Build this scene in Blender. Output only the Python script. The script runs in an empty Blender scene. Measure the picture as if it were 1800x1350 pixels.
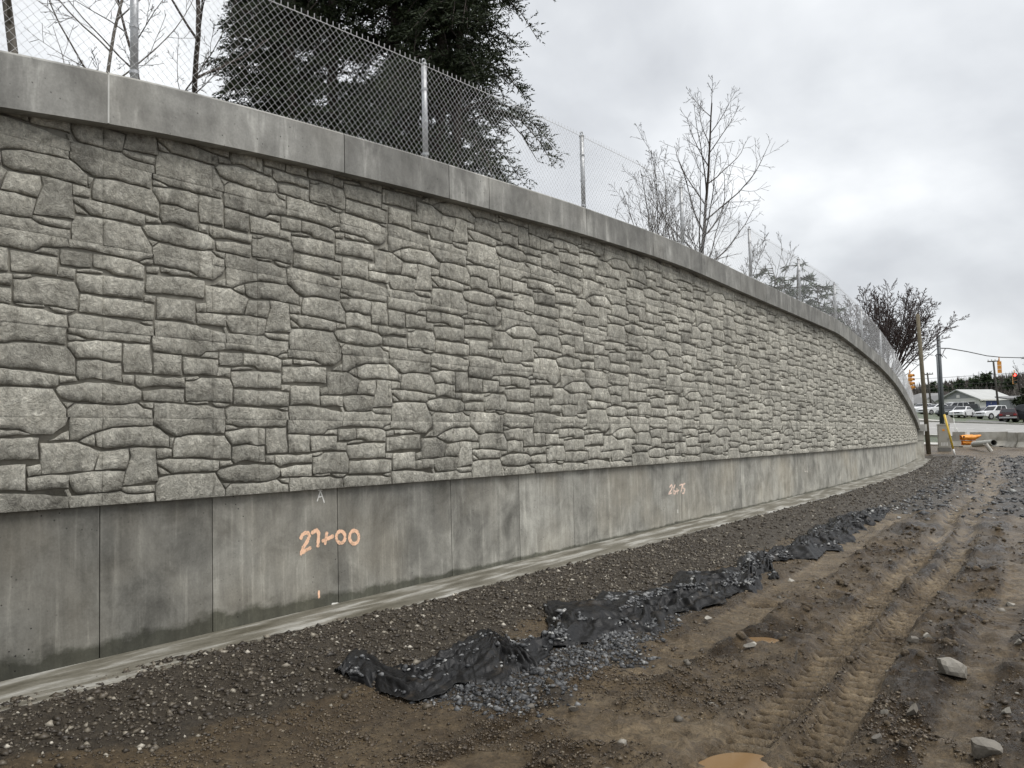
import bpy, bmesh, math, random
import numpy as np
from mathutils import Vector, Matrix
from mathutils.geometry import delaunay_2d_cdt

# ------------------------------------------------------------------ camera
scn = bpy.context.scene
col = scn.collection
EYE = 1.62
FPX, CX, CY = 1490.0, 900.0, 675.0            # focal length in pixels of the 1800 px wide photograph
PITCH, ROLL = math.atan(82 / 1490.0), 0.024
cw = np.array([0, math.cos(PITCH), math.sin(PITCH)])
_r0 = np.array([1.0, 0, 0]); _u0 = np.array([0, -math.sin(PITCH), math.cos(PITCH)])
cr = math.cos(ROLL) * _r0 - math.sin(ROLL) * _u0
cu = math.sin(ROLL) * _r0 + math.cos(ROLL) * _u0
CAM = np.array([0, 0, EYE])
camd = bpy.data.cameras.new('camera'); cam = bpy.data.objects.new('camera', camd); col.objects.link(cam)
camd.sensor_fit = 'HORIZONTAL'; camd.sensor_width = 36.0; camd.lens = FPX / 1800 * 36.0
camd.clip_start = 0.05; camd.clip_end = 6000
m = Matrix.Identity(4)
for i in range(3):
    m[i][0] = cr[i]; m[i][1] = cu[i]; m[i][2] = -cw[i]; m[i][3] = CAM[i]
cam.matrix_world = m
scn.camera = cam

# ------------------------------------------------------------------ light: overcast sky
SUN_EL, SUN_AZ = math.radians(64), math.radians(118)
world = bpy.data.worlds.new('World'); scn.world = world; world.use_nodes = True
nt = world.node_tree; nt.nodes.clear()
def wn(t, **k):
    n = nt.nodes.new(t)
    for a, b in k.items(): setattr(n, a, b)
    return n
wl = nt.links.new
out = wn('ShaderNodeOutputWorld'); bg = wn('ShaderNodeBackground'); bg.inputs[1].default_value = 0.1
sky = wn('ShaderNodeTexSky', sky_type='NISHITA', sun_disc=False)
sky.sun_elevation = SUN_EL; sky.sun_rotation = SUN_AZ; sky.air_density = 1.0; sky.dust_density = 3.0
tc = wn('ShaderNodeTexCoord'); sep = wn('ShaderNodeSeparateXYZ'); wl(tc.outputs['Generated'], sep.inputs[0])
zc = wn('ShaderNodeMath', operation='MAXIMUM'); zc.inputs[1].default_value = 0.0; wl(sep.outputs[2], zc.inputs[0])
za = wn('ShaderNodeMath', operation='ADD'); za.inputs[1].default_value = 0.62; wl(zc.outputs[0], za.inputs[0])
dx = wn('ShaderNodeMath', operation='DIVIDE'); wl(sep.outputs[0], dx.inputs[0]); wl(za.outputs[0], dx.inputs[1])
dy = wn('ShaderNodeMath', operation='DIVIDE'); wl(sep.outputs[1], dy.inputs[0]); wl(za.outputs[0], dy.inputs[1])
cmb = wn('ShaderNodeCombineXYZ'); wl(dx.outputs[0], cmb.inputs[0]); wl(dy.outputs[0], cmb.inputs[1])
mp = wn('ShaderNodeMapping'); wl(cmb.outputs[0], mp.inputs[0])
mp.inputs['Location'].default_value = (0.35, 0.9, 0.0); mp.inputs['Rotation'].default_value = (0, 0, 0.5); mp.inputs['Scale'].default_value = (1.7, 2.0, 1)
n1 = wn('ShaderNodeTexNoise'); n1.inputs['Scale'].default_value = 1.25; n1.inputs['Detail'].default_value = 6; n1.inputs['Roughness'].default_value = 0.5; n1.inputs['Distortion'].default_value = 0.15
wl(mp.outputs[0], n1.inputs['Vector'])
rmp = wn('ShaderNodeValToRGB'); wl(n1.outputs['Fac'], rmp.inputs[0])
E_ = rmp.color_ramp.elements
E_[0].position = 0.32; E_[0].color = (0.52, 0.535, 0.565, 1)
E_[1].position = 0.64; E_[1].color = (0.98, 0.995, 1.0, 1)
e = rmp.color_ramp.elements.new(0.45); e.color = (0.67, 0.69, 0.715, 1)
e = rmp.color_ramp.elements.new(0.54); e.color = (0.80, 0.82, 0.84, 1)
sc = wn('ShaderNodeVectorMath', operation='SCALE'); sc.inputs['Scale'].default_value = 5.7; wl(rmp.outputs[0], sc.inputs[0])
mx = wn('ShaderNodeMix', data_type='RGBA'); mx.inputs[0].default_value = 0.94
wl(sky.outputs[0], mx.inputs[6]); wl(sc.outputs[0], mx.inputs[7]); wl(mx.outputs[2], bg.inputs[0]); wl(bg.outputs[0], out.inputs[0])
sund = bpy.data.lights.new('sun', 'SUN'); sund.energy = 1.5; sund.angle = math.radians(45); sund.color = (1.0, 0.97, 0.93)
sun = bpy.data.objects.new('sun', sund); col.objects.link(sun)
sd = Vector((math.sin(SUN_AZ) * math.cos(SUN_EL), math.cos(SUN_AZ) * math.cos(SUN_EL), math.sin(SUN_EL)))
sun.rotation_euler = sd.to_track_quat('Z', 'Y').to_euler(); sun.location = (0, -20, 40)
scn.view_settings.view_transform = 'Standard'; scn.view_settings.look = 'None'
scn.view_settings.exposure = 1.0; scn.view_settings.gamma = 1.0
scn.view_settings.use_curve_mapping = False

# ------------------------------------------------------------------ helpers
rng = np.random.default_rng(7)
def ray(px, py): return cw + cr * (px - CX) / FPX - cu * (py - CY) / FPX
def at(px, py, Y):
    d = ray(px, py); return CAM + d * (Y / d[1])
def tag(o, label=None, cat=None, group=None, kind=None):
    if label: o['label'] = label
    if cat: o['category'] = cat
    if group: o['group'] = group
    if kind: o['kind'] = kind
    return o
def empty(name, loc=(0, 0, 0), rz=0.0):
    o = bpy.data.objects.new(name, None); col.objects.link(o)
    o.location = loc; o.rotation_euler = (0, 0, rz); o.empty_display_size = 0.2
    return o
def npmesh(name, V, F, mat=None, parent=None, smooth=False, uv=None, attrs=None):
    """V (n,3) floats, F (m,3 or 4) ints, or list of tuples"""
    me = bpy.data.meshes.new(name)
    V = np.asarray(V, np.float32)
    if isinstance(F, list):
        me.from_pydata(V.tolist(), [], F)
    else:
        F = np.asarray(F, np.int32); k = F.shape[1]
        me.vertices.add(len(V)); me.vertices.foreach_set('co', V.ravel())
        me.loops.add(F.size); me.loops.foreach_set('vertex_index', F.ravel())
        me.polygons.add(len(F)); me.polygons.foreach_set('loop_start', np.arange(0, F.size, k, dtype=np.int32))
        me.polygons.foreach_set('loop_total', np.full(len(F), k, np.int32))
        me.update(calc_edges=True)
    if uv is not None:
        ul = me.uv_layers.new(name='UVMap'); li = np.zeros(len(me.loops), np.int32); me.loops.foreach_get('vertex_index', li)
        ul.data.foreach_set('uv', np.asarray(uv, np.float32)[li].ravel())
    for k, a in (attrs or {}).items():
        at_ = me.attributes.new(k, 'FLOAT', 'POINT'); at_.data.foreach_set('value', np.asarray(a, np.float32))
    if smooth: me.polygons.foreach_set('use_smooth', np.ones(len(me.polygons), bool))
    if mat: me.materials.append(mat)
    me.validate(); me.update()
    o = bpy.data.objects.new(name, me); col.objects.link(o)
    if parent: o.parent = parent
    return o
class MB:
    def __init__(s): s.v = []; s.f = []
    def add(s, V, F):
        n = len(s.v); s.v += [tuple(map(float, p)) for p in V]; s.f += [tuple(int(i) + n for i in q) for q in F]; return s
    def box(s, x0, x1, y0, y1, z0, z1):
        V = [(x, y, z) for z in (z0, z1) for y in (y0, y1) for x in (x0, x1)]
        return s.add(V, [(0, 2, 3, 1), (4, 5, 7, 6), (0, 1, 5, 4), (2, 6, 7, 3), (0, 4, 6, 2), (1, 3, 7, 5)])
    def prism(s, poly, a, b, axis='y'):
        """polygon in two coordinates extruded along the third"""
        n = len(poly)
        def pt(p, t): return {'y': (p[0], t, p[1]), 'x': (t, p[0], p[1]), 'z': (p[0], p[1], t)}[axis]
        V = [pt(p, a) for p in poly] + [pt(p, b) for p in poly]
        F = [tuple(range(n))[::-1], tuple(range(n, 2 * n))] + [(i, (i + 1) % n, n + (i + 1) % n, n + i) for i in range(n)]
        return s.add(V, F)
    def tube(s, pts, rad, sides=6, cap=True):
        V, F = tube_arrays(pts, rad, sides)
        s.add(V, F.tolist())
        if cap:
            n = len(s.v); k = len(pts)
            b = n - k * sides
            s.f.append(tuple(range(b, b + sides))[::-1]); s.f.append(tuple(range(n - sides, n)))
        return s
    def cyl(s, a, b, r0, r1=None, sides=12): return s.tube([a, b], [r0, r1 if r1 is not None else r0], sides)
    def build(s, name, mat=None, parent=None, smooth=False):
        me = bpy.data.meshes.new(name); me.from_pydata(s.v, [], s.f)
        if smooth: me.polygons.foreach_set('use_smooth', [True] * len(me.polygons))
        bm = bmesh.new(); bm.from_mesh(me); bmesh.ops.recalc_face_normals(bm, faces=bm.faces); bm.to_mesh(me); bm.free()
        if mat: me.materials.append(mat)
        o = bpy.data.objects.new(name, me); col.objects.link(o)
        if parent: o.parent = parent
        return o
def tube_arrays(pts, rad, sides):
    P = np.asarray(pts, float); n = len(P)
    rad = np.broadcast_to(np.asarray(rad, float), (n,))
    T = np.gradient(P, axis=0); T /= np.maximum(np.linalg.norm(T, axis=1, keepdims=True), 1e-9)
    ref = np.eye(3)[np.abs(T).max(0).argmin()]
    A = np.cross(T, ref); A /= np.maximum(np.linalg.norm(A, axis=1, keepdims=True), 1e-9)
    B = np.cross(T, A)
    th = np.arange(sides) * 2 * math.pi / sides
    V = P[:, None] + rad[:, None, None] * (A[:, None] * np.cos(th)[None, :, None] + B[:, None] * np.sin(th)[None, :, None])
    i = np.arange(n - 1)[:, None] * sides; j = np.arange(sides)[None]; j2 = (j + 1) % sides
    F = np.stack([i + j, i + j2, i + sides + j2, i + sides + j], -1).reshape(-1, 4)
    return V.reshape(-1, 3), F
class Soup:
    """collects numpy quads/tris of one kind"""
    def __init__(s): s.V = []; s.F = []; s.n = 0; s.A = []
    def add(s, V, F, a=None):
        V = np.asarray(V, float); s.V.append(V); s.F.append(np.asarray(F) + s.n); s.n += len(V)
        if a is not None: s.A.append(np.broadcast_to(a, (len(V),)))
    def build(s, name, mat, parent=None, smooth=False, aname=None):
        return npmesh(name, np.concatenate(s.V), np.concatenate(s.F), mat, parent, smooth, attrs={aname: np.concatenate(s.A)} if aname else None)
# numpy value noise
def _h(ix, iy, seed):
    n = (ix.astype(np.int64) * 374761393 + iy.astype(np.int64) * 668265263 + seed * 974634541) & 0x7fffffff
    n = ((n ^ (n >> 13)) * 1274126177) & 0x7fffffff
    n = n ^ (n >> 16)
    return (n & 0xffff) / 65535.0
def vnoise(x, y, seed=0):
    x = np.asarray(x, float); y = np.asarray(y, float)
    ix = np.floor(x); iy = np.floor(y); fx = x - ix; fy = y - iy
    fx = fx * fx * (3 - 2 * fx); fy = fy * fy * (3 - 2 * fy)
    a = _h(ix, iy, seed); b = _h(ix + 1, iy, seed); c = _h(ix, iy + 1, seed); d = _h(ix + 1, iy + 1, seed)
    return (a * (1 - fx) + b * fx) * (1 - fy) + (c * (1 - fx) + d * fx) * fy - 0.5
def fbm(x, y, oct=4, seed=0, gain=0.5):
    s = 0; a = 1.0; f = 1.0
    for o in range(oct):
        s = s + a * vnoise(x * f + 17.3 * o, y * f - 9.1 * o, seed + o); a *= gain; f *= 2.03
    return s
def smooth01(t): t = np.clip(t, 0, 1); return t * t * (3 - 2 * t)

# ------------------------------------------------------------------ materials
class NT:
    def __init__(s, name):
        s.m = bpy.data.materials.new(name); s.m.use_nodes = True; s.t = s.m.node_tree; s.b = s.t.nodes['Principled BSDF']
        s.out = s.t.nodes['Material Output']
    def n(s, t, **k):
        n = s.t.nodes.new(t)
        for a, b in k.items(): setattr(n, a, b)
        return n
    def l(s, a, b): s.t.links.new(a, b)
    def pos(s): return s.n('ShaderNodeNewGeometry').outputs['Position']
    def uv(s): return s.n('ShaderNodeUVMap').outputs[0]
    def attr(s, name): return s.n('ShaderNodeAttribute', attribute_name=name).outputs['Fac']
    def mapping(s, vec, scale=(1, 1, 1), loc=(0, 0, 0)):
        mp = s.n('ShaderNodeMapping'); mp.inputs['Scale'].default_value = scale; mp.inputs['Location'].default_value = loc; s.l(vec, mp.inputs[0]); return mp.outputs[0]
    def noise(s, vec, scale, detail=4, rough=0.55, dist=0.0):
        n = s.n('ShaderNodeTexNoise'); n.inputs['Scale'].default_value = scale; n.inputs['Detail'].default_value = detail
        n.inputs['Roughness'].default_value = rough; n.inputs['Distortion'].default_value = dist; s.l(vec, n.inputs['Vector']); return n.outputs['Fac']
    def voro(s, vec, scale, feat='F1', out='Distance'):
        n = s.n('ShaderNodeTexVoronoi', feature=feat); n.inputs['Scale'].default_value = scale; s.l(vec, n.inputs['Vector']); return n.outputs[out]
    def ramp(s, fac, stops, interp='LINEAR'):
        r = s.n('ShaderNodeValToRGB'); r.color_ramp.interpolation = interp; e = r.color_ramp.elements
        while len(e) < len(stops): e.new(0.5)
        for i, (p, c) in enumerate(stops):
            e[i].position = p; e[i].color = (c, c, c, 1) if isinstance(c, (int, float)) else (*c, 1)
        s.l(fac, r.inputs[0]); return r.outputs[0]
    def mix(s, fac, a, b, mode='MIX'):
        n = s.n('ShaderNodeMix', data_type='RGBA', blend_type=mode)
        for i, v in ((0, fac), (6, a), (7, b)):
            if isinstance(v, (int, float)): n.inputs[i].default_value = v if i == 0 else (v, v, v, 1)
            elif isinstance(v, tuple): n.inputs[i].default_value = (*v, 1)
            else: s.l(v, n.inputs[i])
        return n.outputs[2]
    def math(s, op, a, b=0.0, clamp=False):
        n = s.n('ShaderNodeMath', operation=op, use_clamp=clamp)
        for i, v in ((0, a), (1, b)):
            if isinstance(v, (int, float)): n.inputs[i].default_value = v
            else: s.l(v, n.inputs[i])
        return n.outputs[0]
    def bump(s, h, strength=0.5, dist=0.02, prev=None):
        n = s.n('ShaderNodeBump'); n.inputs['Strength'].default_value = strength; n.inputs['Distance'].default_value = dist; s.l(h, n.inputs['Height'])
        if prev is not None: s.l(prev, n.inputs['Normal'])
        return n.outputs[0]
    def done(s, color=None, rough=0.8, normal=None, metal=0.0, spec=None):
        if color is not None:
            if isinstance(color, tuple): s.b.inputs['Base Color'].default_value = (*color, 1)
            else: s.l(color, s.b.inputs['Base Color'])
        if isinstance(rough, (int, float)): s.b.inputs['Roughness'].default_value = rough
        else: s.l(rough, s.b.inputs['Roughness'])
        s.b.inputs['Metallic'].default_value = metal
        if spec is not None: s.b.inputs['Specular IOR Level'].default_value = spec
        if normal is not None: s.l(normal, s.b.inputs['Normal'])
        return s.m
def simple(name, c, rough=0.6, metal=0.0, var=0.12, scale=6.0, spec=None):
    t = NT(name); p = t.n('ShaderNodeTexCoord').outputs['Object']
    n = t.noise(p, scale, 4); f = t.ramp(n, [(0.3, 1 - var), (0.7, 1 + var)])
    return t.done(t.mix(1.0, c, f, 'MULTIPLY'), rough, None, metal, spec)
M = {}
# cast stone face
t = NT('cast_stone'); p = t.pos(); uv = t.uv(); tone = t.attr('tone')
big = t.noise(p, 2.0, 9, 0.68, 0.5); mid = t.noise(p, 8.0, 10, 0.72, 0.9); fine = t.noise(p, 30.0, 8, 0.75)
streak = t.noise(t.mapping(uv, (9.0, 0.9, 1)), 1.0, 4, 0.6)
base = t.ramp(mid, [(0.28, (0.25, 0.237, 0.199)), (0.42, (0.457, 0.439, 0.378)), (0.58, (0.595, 0.576, 0.503)), (0.74, (0.78, 0.762, 0.677))])
base = t.mix(0.75, base, t.ramp(fine, [(0.3, 0.35), (0.5, 0.95), (0.7, 1.4)]), 'MULTIPLY')
base = t.mix(0.85, base, t.ramp(big, [(0.3, 0.42), (0.45, 0.92), (0.68, 1.36)]), 'MULTIPLY')
base = t.mix(0.45, base, t.ramp(streak, [(0.3, 0.72), (0.7, 1.22)]), 'MULTIPLY')
base = t.mix(1.0, base, t.ramp(tone, [(0.0, 0.80), (1.0, 1.2)]), 'MULTIPLY')
hole = t.ramp(t.voro(p, 34.0), [(0.06, 0.25), (0.12, 1.0)])
hole = t.mix(t.ramp(t.noise(p, 3.0, 2), [(0.52, 0.0), (0.62, 1.0)]), 1.0, hole)
base = t.mix(0.8, base, hole, 'MULTIPLY')
rid = t.math('ABSOLUTE', t.math('SUBTRACT', t.noise(p, 9.0, 10, 0.7, 1.2), 0.5)); rid2 = t.math('ABSOLUTE', t.math('SUBTRACT', t.noise(p, 24.0, 8, 0.7, 0.8), 0.5))
base = t.mix(0.6, base, t.ramp(rid, [(0.0, 0.62), (0.035, 1.0), (0.2, 1.08)]), 'MULTIPLY')
hgt = t.math('ADD', t.math('ADD', t.math('MULTIPLY', rid, 2.6), t.math('MULTIPLY', rid2, 1.1)), t.math('ADD', t.math('MULTIPLY', t.noise(p, 20.0, 9, 0.75, 0.6), 0.7), t.math('MULTIPLY', fine, 0.4)))
M['stone'] = t.done(base, 0.85, t.bump(hgt, 1.0, 0.028), spec=0.25)
# recessed joints
t = NT('joint_mortar'); p = t.pos()
c = t.ramp(t.noise(p, 12, 5), [(0.3, (0.15, 0.142, 0.118)), (0.7, (0.26, 0.248, 0.21))])
M['mortar'] = t.done(c, 0.9, t.bump(t.noise(p, 60, 4), 0.4, 0.006))
# plain formed concrete
def concrete(name, dark, light, warm, streaks=0.5, damp=False, su=5.5):
    t = NT(name); p = t.pos(); uv = t.uv(); tone = t.attr('tone')
    t2 = 1.0
    blot = t.noise(p, 2.6, 8, 0.68, 0.4); fine = t.noise(p, 60, 4, 0.6)
    st = t.noise(t.mapping(uv, (su, 0.7, 1)), 1.0, 7, 0.66, 0.5); st2 = t.noise(t.mapping(uv, (su * 3.1, 1.1, 1), (3, 7, 0)), 1.0, 4, 0.6, 0.3)
    b = t.ramp(blot, [(0.28, dark), (0.72, light)])
    b = t.mix(t.ramp(t.noise(p, 0.9, 3), [(0.45, 0.0), (0.75, 0.55)]), b, warm)
    b = t.mix(streaks, b, t.ramp(st, [(0.3, 0.6), (0.5, 0.95), (0.7, 1.5)]), 'MULTIPLY')
    b = t.mix(streaks * t2, b, t.ramp(st2, [(0.3, 0.72), (0.57, 1.0), (0.66, 1.6)]), 'MULTIPLY')
    b = t.mix(0.5, b, t.ramp(fine, [(0.3, 0.8), (0.7, 1.18)]), 'MULTIPLY')
    b = t.mix(1.0, b, t.ramp(tone, [(0.0, 0.56), (1.0, 1.4)]), 'MULTIPLY')
    vo = t.voro(p, 17.0); pit = t.ramp(vo, [(0.07, 0.2), (0.12, 1.0)])
    pit = t.mix(t.ramp(t.noise(p, 1.7, 3), [(0.45, 0.0), (0.6, 1.0)]), 1.0, pit)
    b = t.mix(1.0, b, pit, 'MULTIPLY')
    rough = 0.75
    if damp:
        d = t.attr('damp'); dn = t.math('ADD', d, t.math('MULTIPLY', t.math('SUBTRACT', t.noise(t.mapping(uv, (1.2, 1.6, 1)), 3.0, 6, 0.65), 0.5), 1.0))
        dm = t.ramp(dn, [(0.42, 0.0), (0.62, 1.0)])
        b = t.mix(dm, b, t.mix(1.0, b, (0.36, 0.37, 0.33), 'MULTIPLY'))
        rough = t.ramp(dm, [(0, 0.75), (1, 0.45)])
    h = t.math('ADD', t.math('MULTIPLY', fine, 0.3), t.math('MULTIPLY', pit, 0.8))
    return t.done(b, rough, t.bump(h, 0.5, 0.006), spec=0.3)
M['base'] = concrete('formed_concrete', (0.135, 0.131, 0.115), (0.45, 0.44, 0.392), (0.36, 0.325, 0.255), 0.42, True)
M['coping'] = concrete('coping_concrete', (0.14, 0.138, 0.127), (0.345, 0.342, 0.318), (0.30, 0.29, 0.258), 0.6, False, 2.2)
M['caulk'] = simple('joint_filler', (0.52, 0.52, 0.49), 0.8)
# wet footing
t = NT('wet_footing'); p = t.pos(); uv = t.uv()
st = t.noise(t.mapping(uv, (0.9, 5.0, 1)), 1.4, 5, 0.55, 0.4)
c = t.ramp(st, [(0.33, (0.085, 0.077, 0.056)), (0.5, (0.16, 0.15, 0.122)), (0.66, (0.36, 0.355, 0.325))])
c = t.mix(0.5, c, t.ramp(t.noise(p, 30, 4), [(0.3, 0.7), (0.7, 1.2)]), 'MULTIPLY')
M['footing'] = t.done(c, t.ramp(st, [(0.35, 0.28), (0.6, 0.6)]), t.bump(t.noise(p, 25, 4), 0.15, 0.006), spec=0.45)
def paint(name, c, lo=0.36, hi=0.5):
    t = NT(name); p = t.pos(); n = t.noise(p, 38, 5, 0.7); n2 = t.noise(p, 7, 3)
    a = t.ramp(t.math('ADD', t.math('MULTIPLY', n, 0.6), t.math('MULTIPLY', n2, 0.4)), [(lo, 0.0), (hi, 1.0)])
    t.l(a, t.b.inputs['Alpha'])
    return t.done(c, 0.7)
M['orange_paint'] = paint('orange_spray_paint', (0.95, 0.60, 0.40), 0.24, 0.5)
M['pale_paint'] = paint('pale_spray_paint', (0.92, 0.70, 0.58), 0.26, 0.5)
M['white_paint'] = paint('white_spray_paint', (0.78, 0.77, 0.72), 0.33, 0.44)
M['faint_paint'] = paint('faint_spray_paint', (0.62, 0.58, 0.52), 0.42, 0.56)
M['galv'] = simple('galvanised_steel', (0.42, 0.43, 0.44), 0.45, 0.55, 0.15, 14)
M['wire'] = simple('galvanised_wire', (0.78, 0.785, 0.79), 0.5, 0.0, 0.1, 20)

# ------------------------------------------------------------------ wall plan: curve of the fence line, measured along s
S_ = np.arange(-9, 46, 0.05)
_kn = [-10, 0, 11, 14.3, 17.4, 20.6, 23.8, 26.95, 30.1, 33.3, 36.4, 46]
HD_ = np.radians(np.interp(S_, _kn, [35.8, 35.7, 35.4, 35.2, 34.5, 33.5, 32.4, 30.9, 29.7, 28.8, 28.6, 28.6]))
_X = np.cumsum(np.sin(HD_)) * 0.05; _Y = np.cumsum(np.cos(HD_)) * 0.05
_i0 = np.argmin(abs(S_)); X_ = _X - _X[_i0] - 2.68; Y_ = _Y - _Y[_i0] + 6.0
S_END = 36.4
def W(s, off, z):
    s = np.asarray(s, float); h = np.interp(s, S_, HD_)
    return np.stack(np.broadcast_arrays(np.interp(s, S_, X_) + off * np.cos(h), np.interp(s, S_, Y_) - off * np.sin(h), z), -1)
_ck = np.array([(-9, 3.2), (-1, 4.02), (-0.3, 4.13), (0.4, 4.19), (1, 4.24), (1.84, 4.29), (2.9, 4.35), (3.96, 4.39), (5.6, 4.46), (7.95, 4.50), (9.3, 4.49), (11.5, 4.40), (15.3, 4.27), (18.3, 4.18), (20.9, 3.91), (24.2, 3.55), (27, 3.18), (29.6, 2.77), (32, 2.39), (34.9, 1.93), (36.4, 1.60), (46, 0)])
_cs = np.interp(S_, _ck[:, 0], _ck[:, 1]); _w = np.ones(25) / 25; _cs = np.convolve(np.pad(_cs, 12, 'edge'), _w, 'valid')
def captop(s): return np.interp(s, S_, _cs)
CAPH = 0.36
def zb(s): return 1.182 - 0.0128 * np.asarray(s, float)       # foot of the stone field
def foot(s): return 0.165 - 0.0045 * np.asarray(s, float)     # top of the footing
STONE_OFF, CORE_OFF, BASE_OFF, CAP_OFF = 0.10, 0.079, 0.046, 0.215
def to_wall(px, py, off):
    d = ray(px, py); h = HD_; PX = X_ + off * np.cos(h); PY = Y_ - off * np.sin(h)
    a = PX * d[1] - PY * d[0]; j = np.where(np.sign(a[:-1]) != np.sign(a[1:]))[0][0]; f = a[j] / (a[j] - a[j + 1])
    y = PY[j] + (PY[j + 1] - PY[j]) * f
    return S_[j] + 0.05 * f, (CAM + d * (y / d[1]))[2]

wall = empty('retaining_wall', tuple(W(0, 0, 0.0)))
tag(wall, 'tall curved concrete retaining wall with cast stone face and plain grey base', 'retaining wall')
WO = np.array(wall.location)
def wpart(name, V, F, mat, smooth=False, uv=None, attrs=None):
    return npmesh(name, np.asarray(V) - WO, F, mat, wall, smooth, uv, attrs)
def strip_box(name, s0, s1, o_front, o_back, zlo, zhi, mat, tone, ds=0.3, chamfer=0.0, damp=False, nz=1):
    """a length of wall with a curved plan; zlo/zhi are functions of s"""
    s = np.linspace(s0, s1, max(2, int((s1 - s0) / ds) + 1)); n = len(s)
    rows = []
    for k in range(nz + 1):
        f = k / nz
        rows.append((o_front, (lambda f: lambda q: zlo(q) * (1 - f) + (zhi(q) - chamfer) * f)(f)))
    if chamfer: rows.append((o_front - chamfer, zhi))
    rows += [(o_back, zhi), (o_back, zlo)]
    V = np.concatenate([W(s, o, z(s)) for o, z in rows]); R = len(rows)
    uv = np.concatenate([np.stack([s + (0.37 if o == o_back else 0), z(s)], 1) for o, z in rows])
    F = []
    for r in range(R):
        r2 = (r + 1) % R
        for i in range(n - 1): F.append((r * n + i, r * n + i + 1, r2 * n + i + 1, r2 * n + i))
    F.append(tuple(r * n for r in range(R))); F.append(tuple(r * n + n - 1 for r in range(R))[::-1])
    at_ = {'tone': np.full(len(V), tone)}
    if damp: at_['damp'] = np.concatenate([np.clip(1.0 - (z(s) - zlo(s)) / (2 * np.interp(s, [-1, 1, 3, 6], [0.13, 0.15, 0.08, 0.05])), 0, 1) for o, z in rows])
    return wpart(name, V, F, mat, False, uv, at_)
# plain base, one pour per panel
bj = [-8.5, -0.27, 0.60, 1.86, 3.41, 4.62, 5.80, 9.0, 11.6, 15.0, 18.4, 21.8, 25.2, 28.6, 32.0, S_END]
btone = [0.0, 0.05, 0.28, 0.2, 0.36, 0.62, 0.5, 0.52, 0.72, 0.58, 0.66, 0.70, 0.72, 0.78, 0.80]
for a, b, tn in zip(bj[:-1], bj[1:], btone):
    strip_box('base_panel', a + 0.004, b - 0.004, BASE_OFF, -0.32, lambda s: foot(s) - 0.02, lambda s: zb(s) + 0.03, M['base'], tn, 0.25, 0, True, 24)
# coping
cj = [-8.5, -2.4, -0.31, 1.84, 3.28, 3.96, 6.04, 7.96, 9.32, 9.75, 11.5, 12.9, 14.6, 16.4, 18.4, 20.4, 22.4, 24.4, 26.4, 28.4, 30.4, 32.4, 34.4, S_END]
ctone = [0.5, 0.52, 0.62, 0.34, 0.5, 0.55, 0.36, 0.46, 0.3, 0.55, 0.34, 0.44, 0.3, 0.4, 0.5, 0.34, 0.42, 0.36, 0.46, 0.4, 0.5, 0.46, 0.56]
for a, b, tn in zip(cj[:-1], cj[1:], ctone):
    strip_box('coping_panel', a + 0.005, b - 0.005, CAP_OFF, -0.32, lambda s: captop(s) - CAPH, captop, M['coping'], tn, 0.2, 0.018)
strip_box('joint_filler', -0.304, -0.316, CAP_OFF + 0.003, -0.2, lambda s: captop(s) - CAPH + 0.004, lambda s: captop(s) - 0.02, M['caulk'], 0.5)
# core behind the stones
s = np.arange(-8.5, S_END + 0.01, 0.25); n = len(s)
V = np.concatenate([W(s, CORE_OFF, zb(s)), W(s, CORE_OFF, captop(s) - CAPH + 0.05), W(s, -0.3, captop(s) - CAPH + 0.05), W(s, -0.3, zb(s))])
F = np.array([(r * n + i, r * n + i + 1, ((r + 1) % 4) * n + i + 1, ((r + 1) % 4) * n + i) for r in range(4) for i in range(n - 1)])
wpart('wall_core', V, F, M['mortar'])

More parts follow.
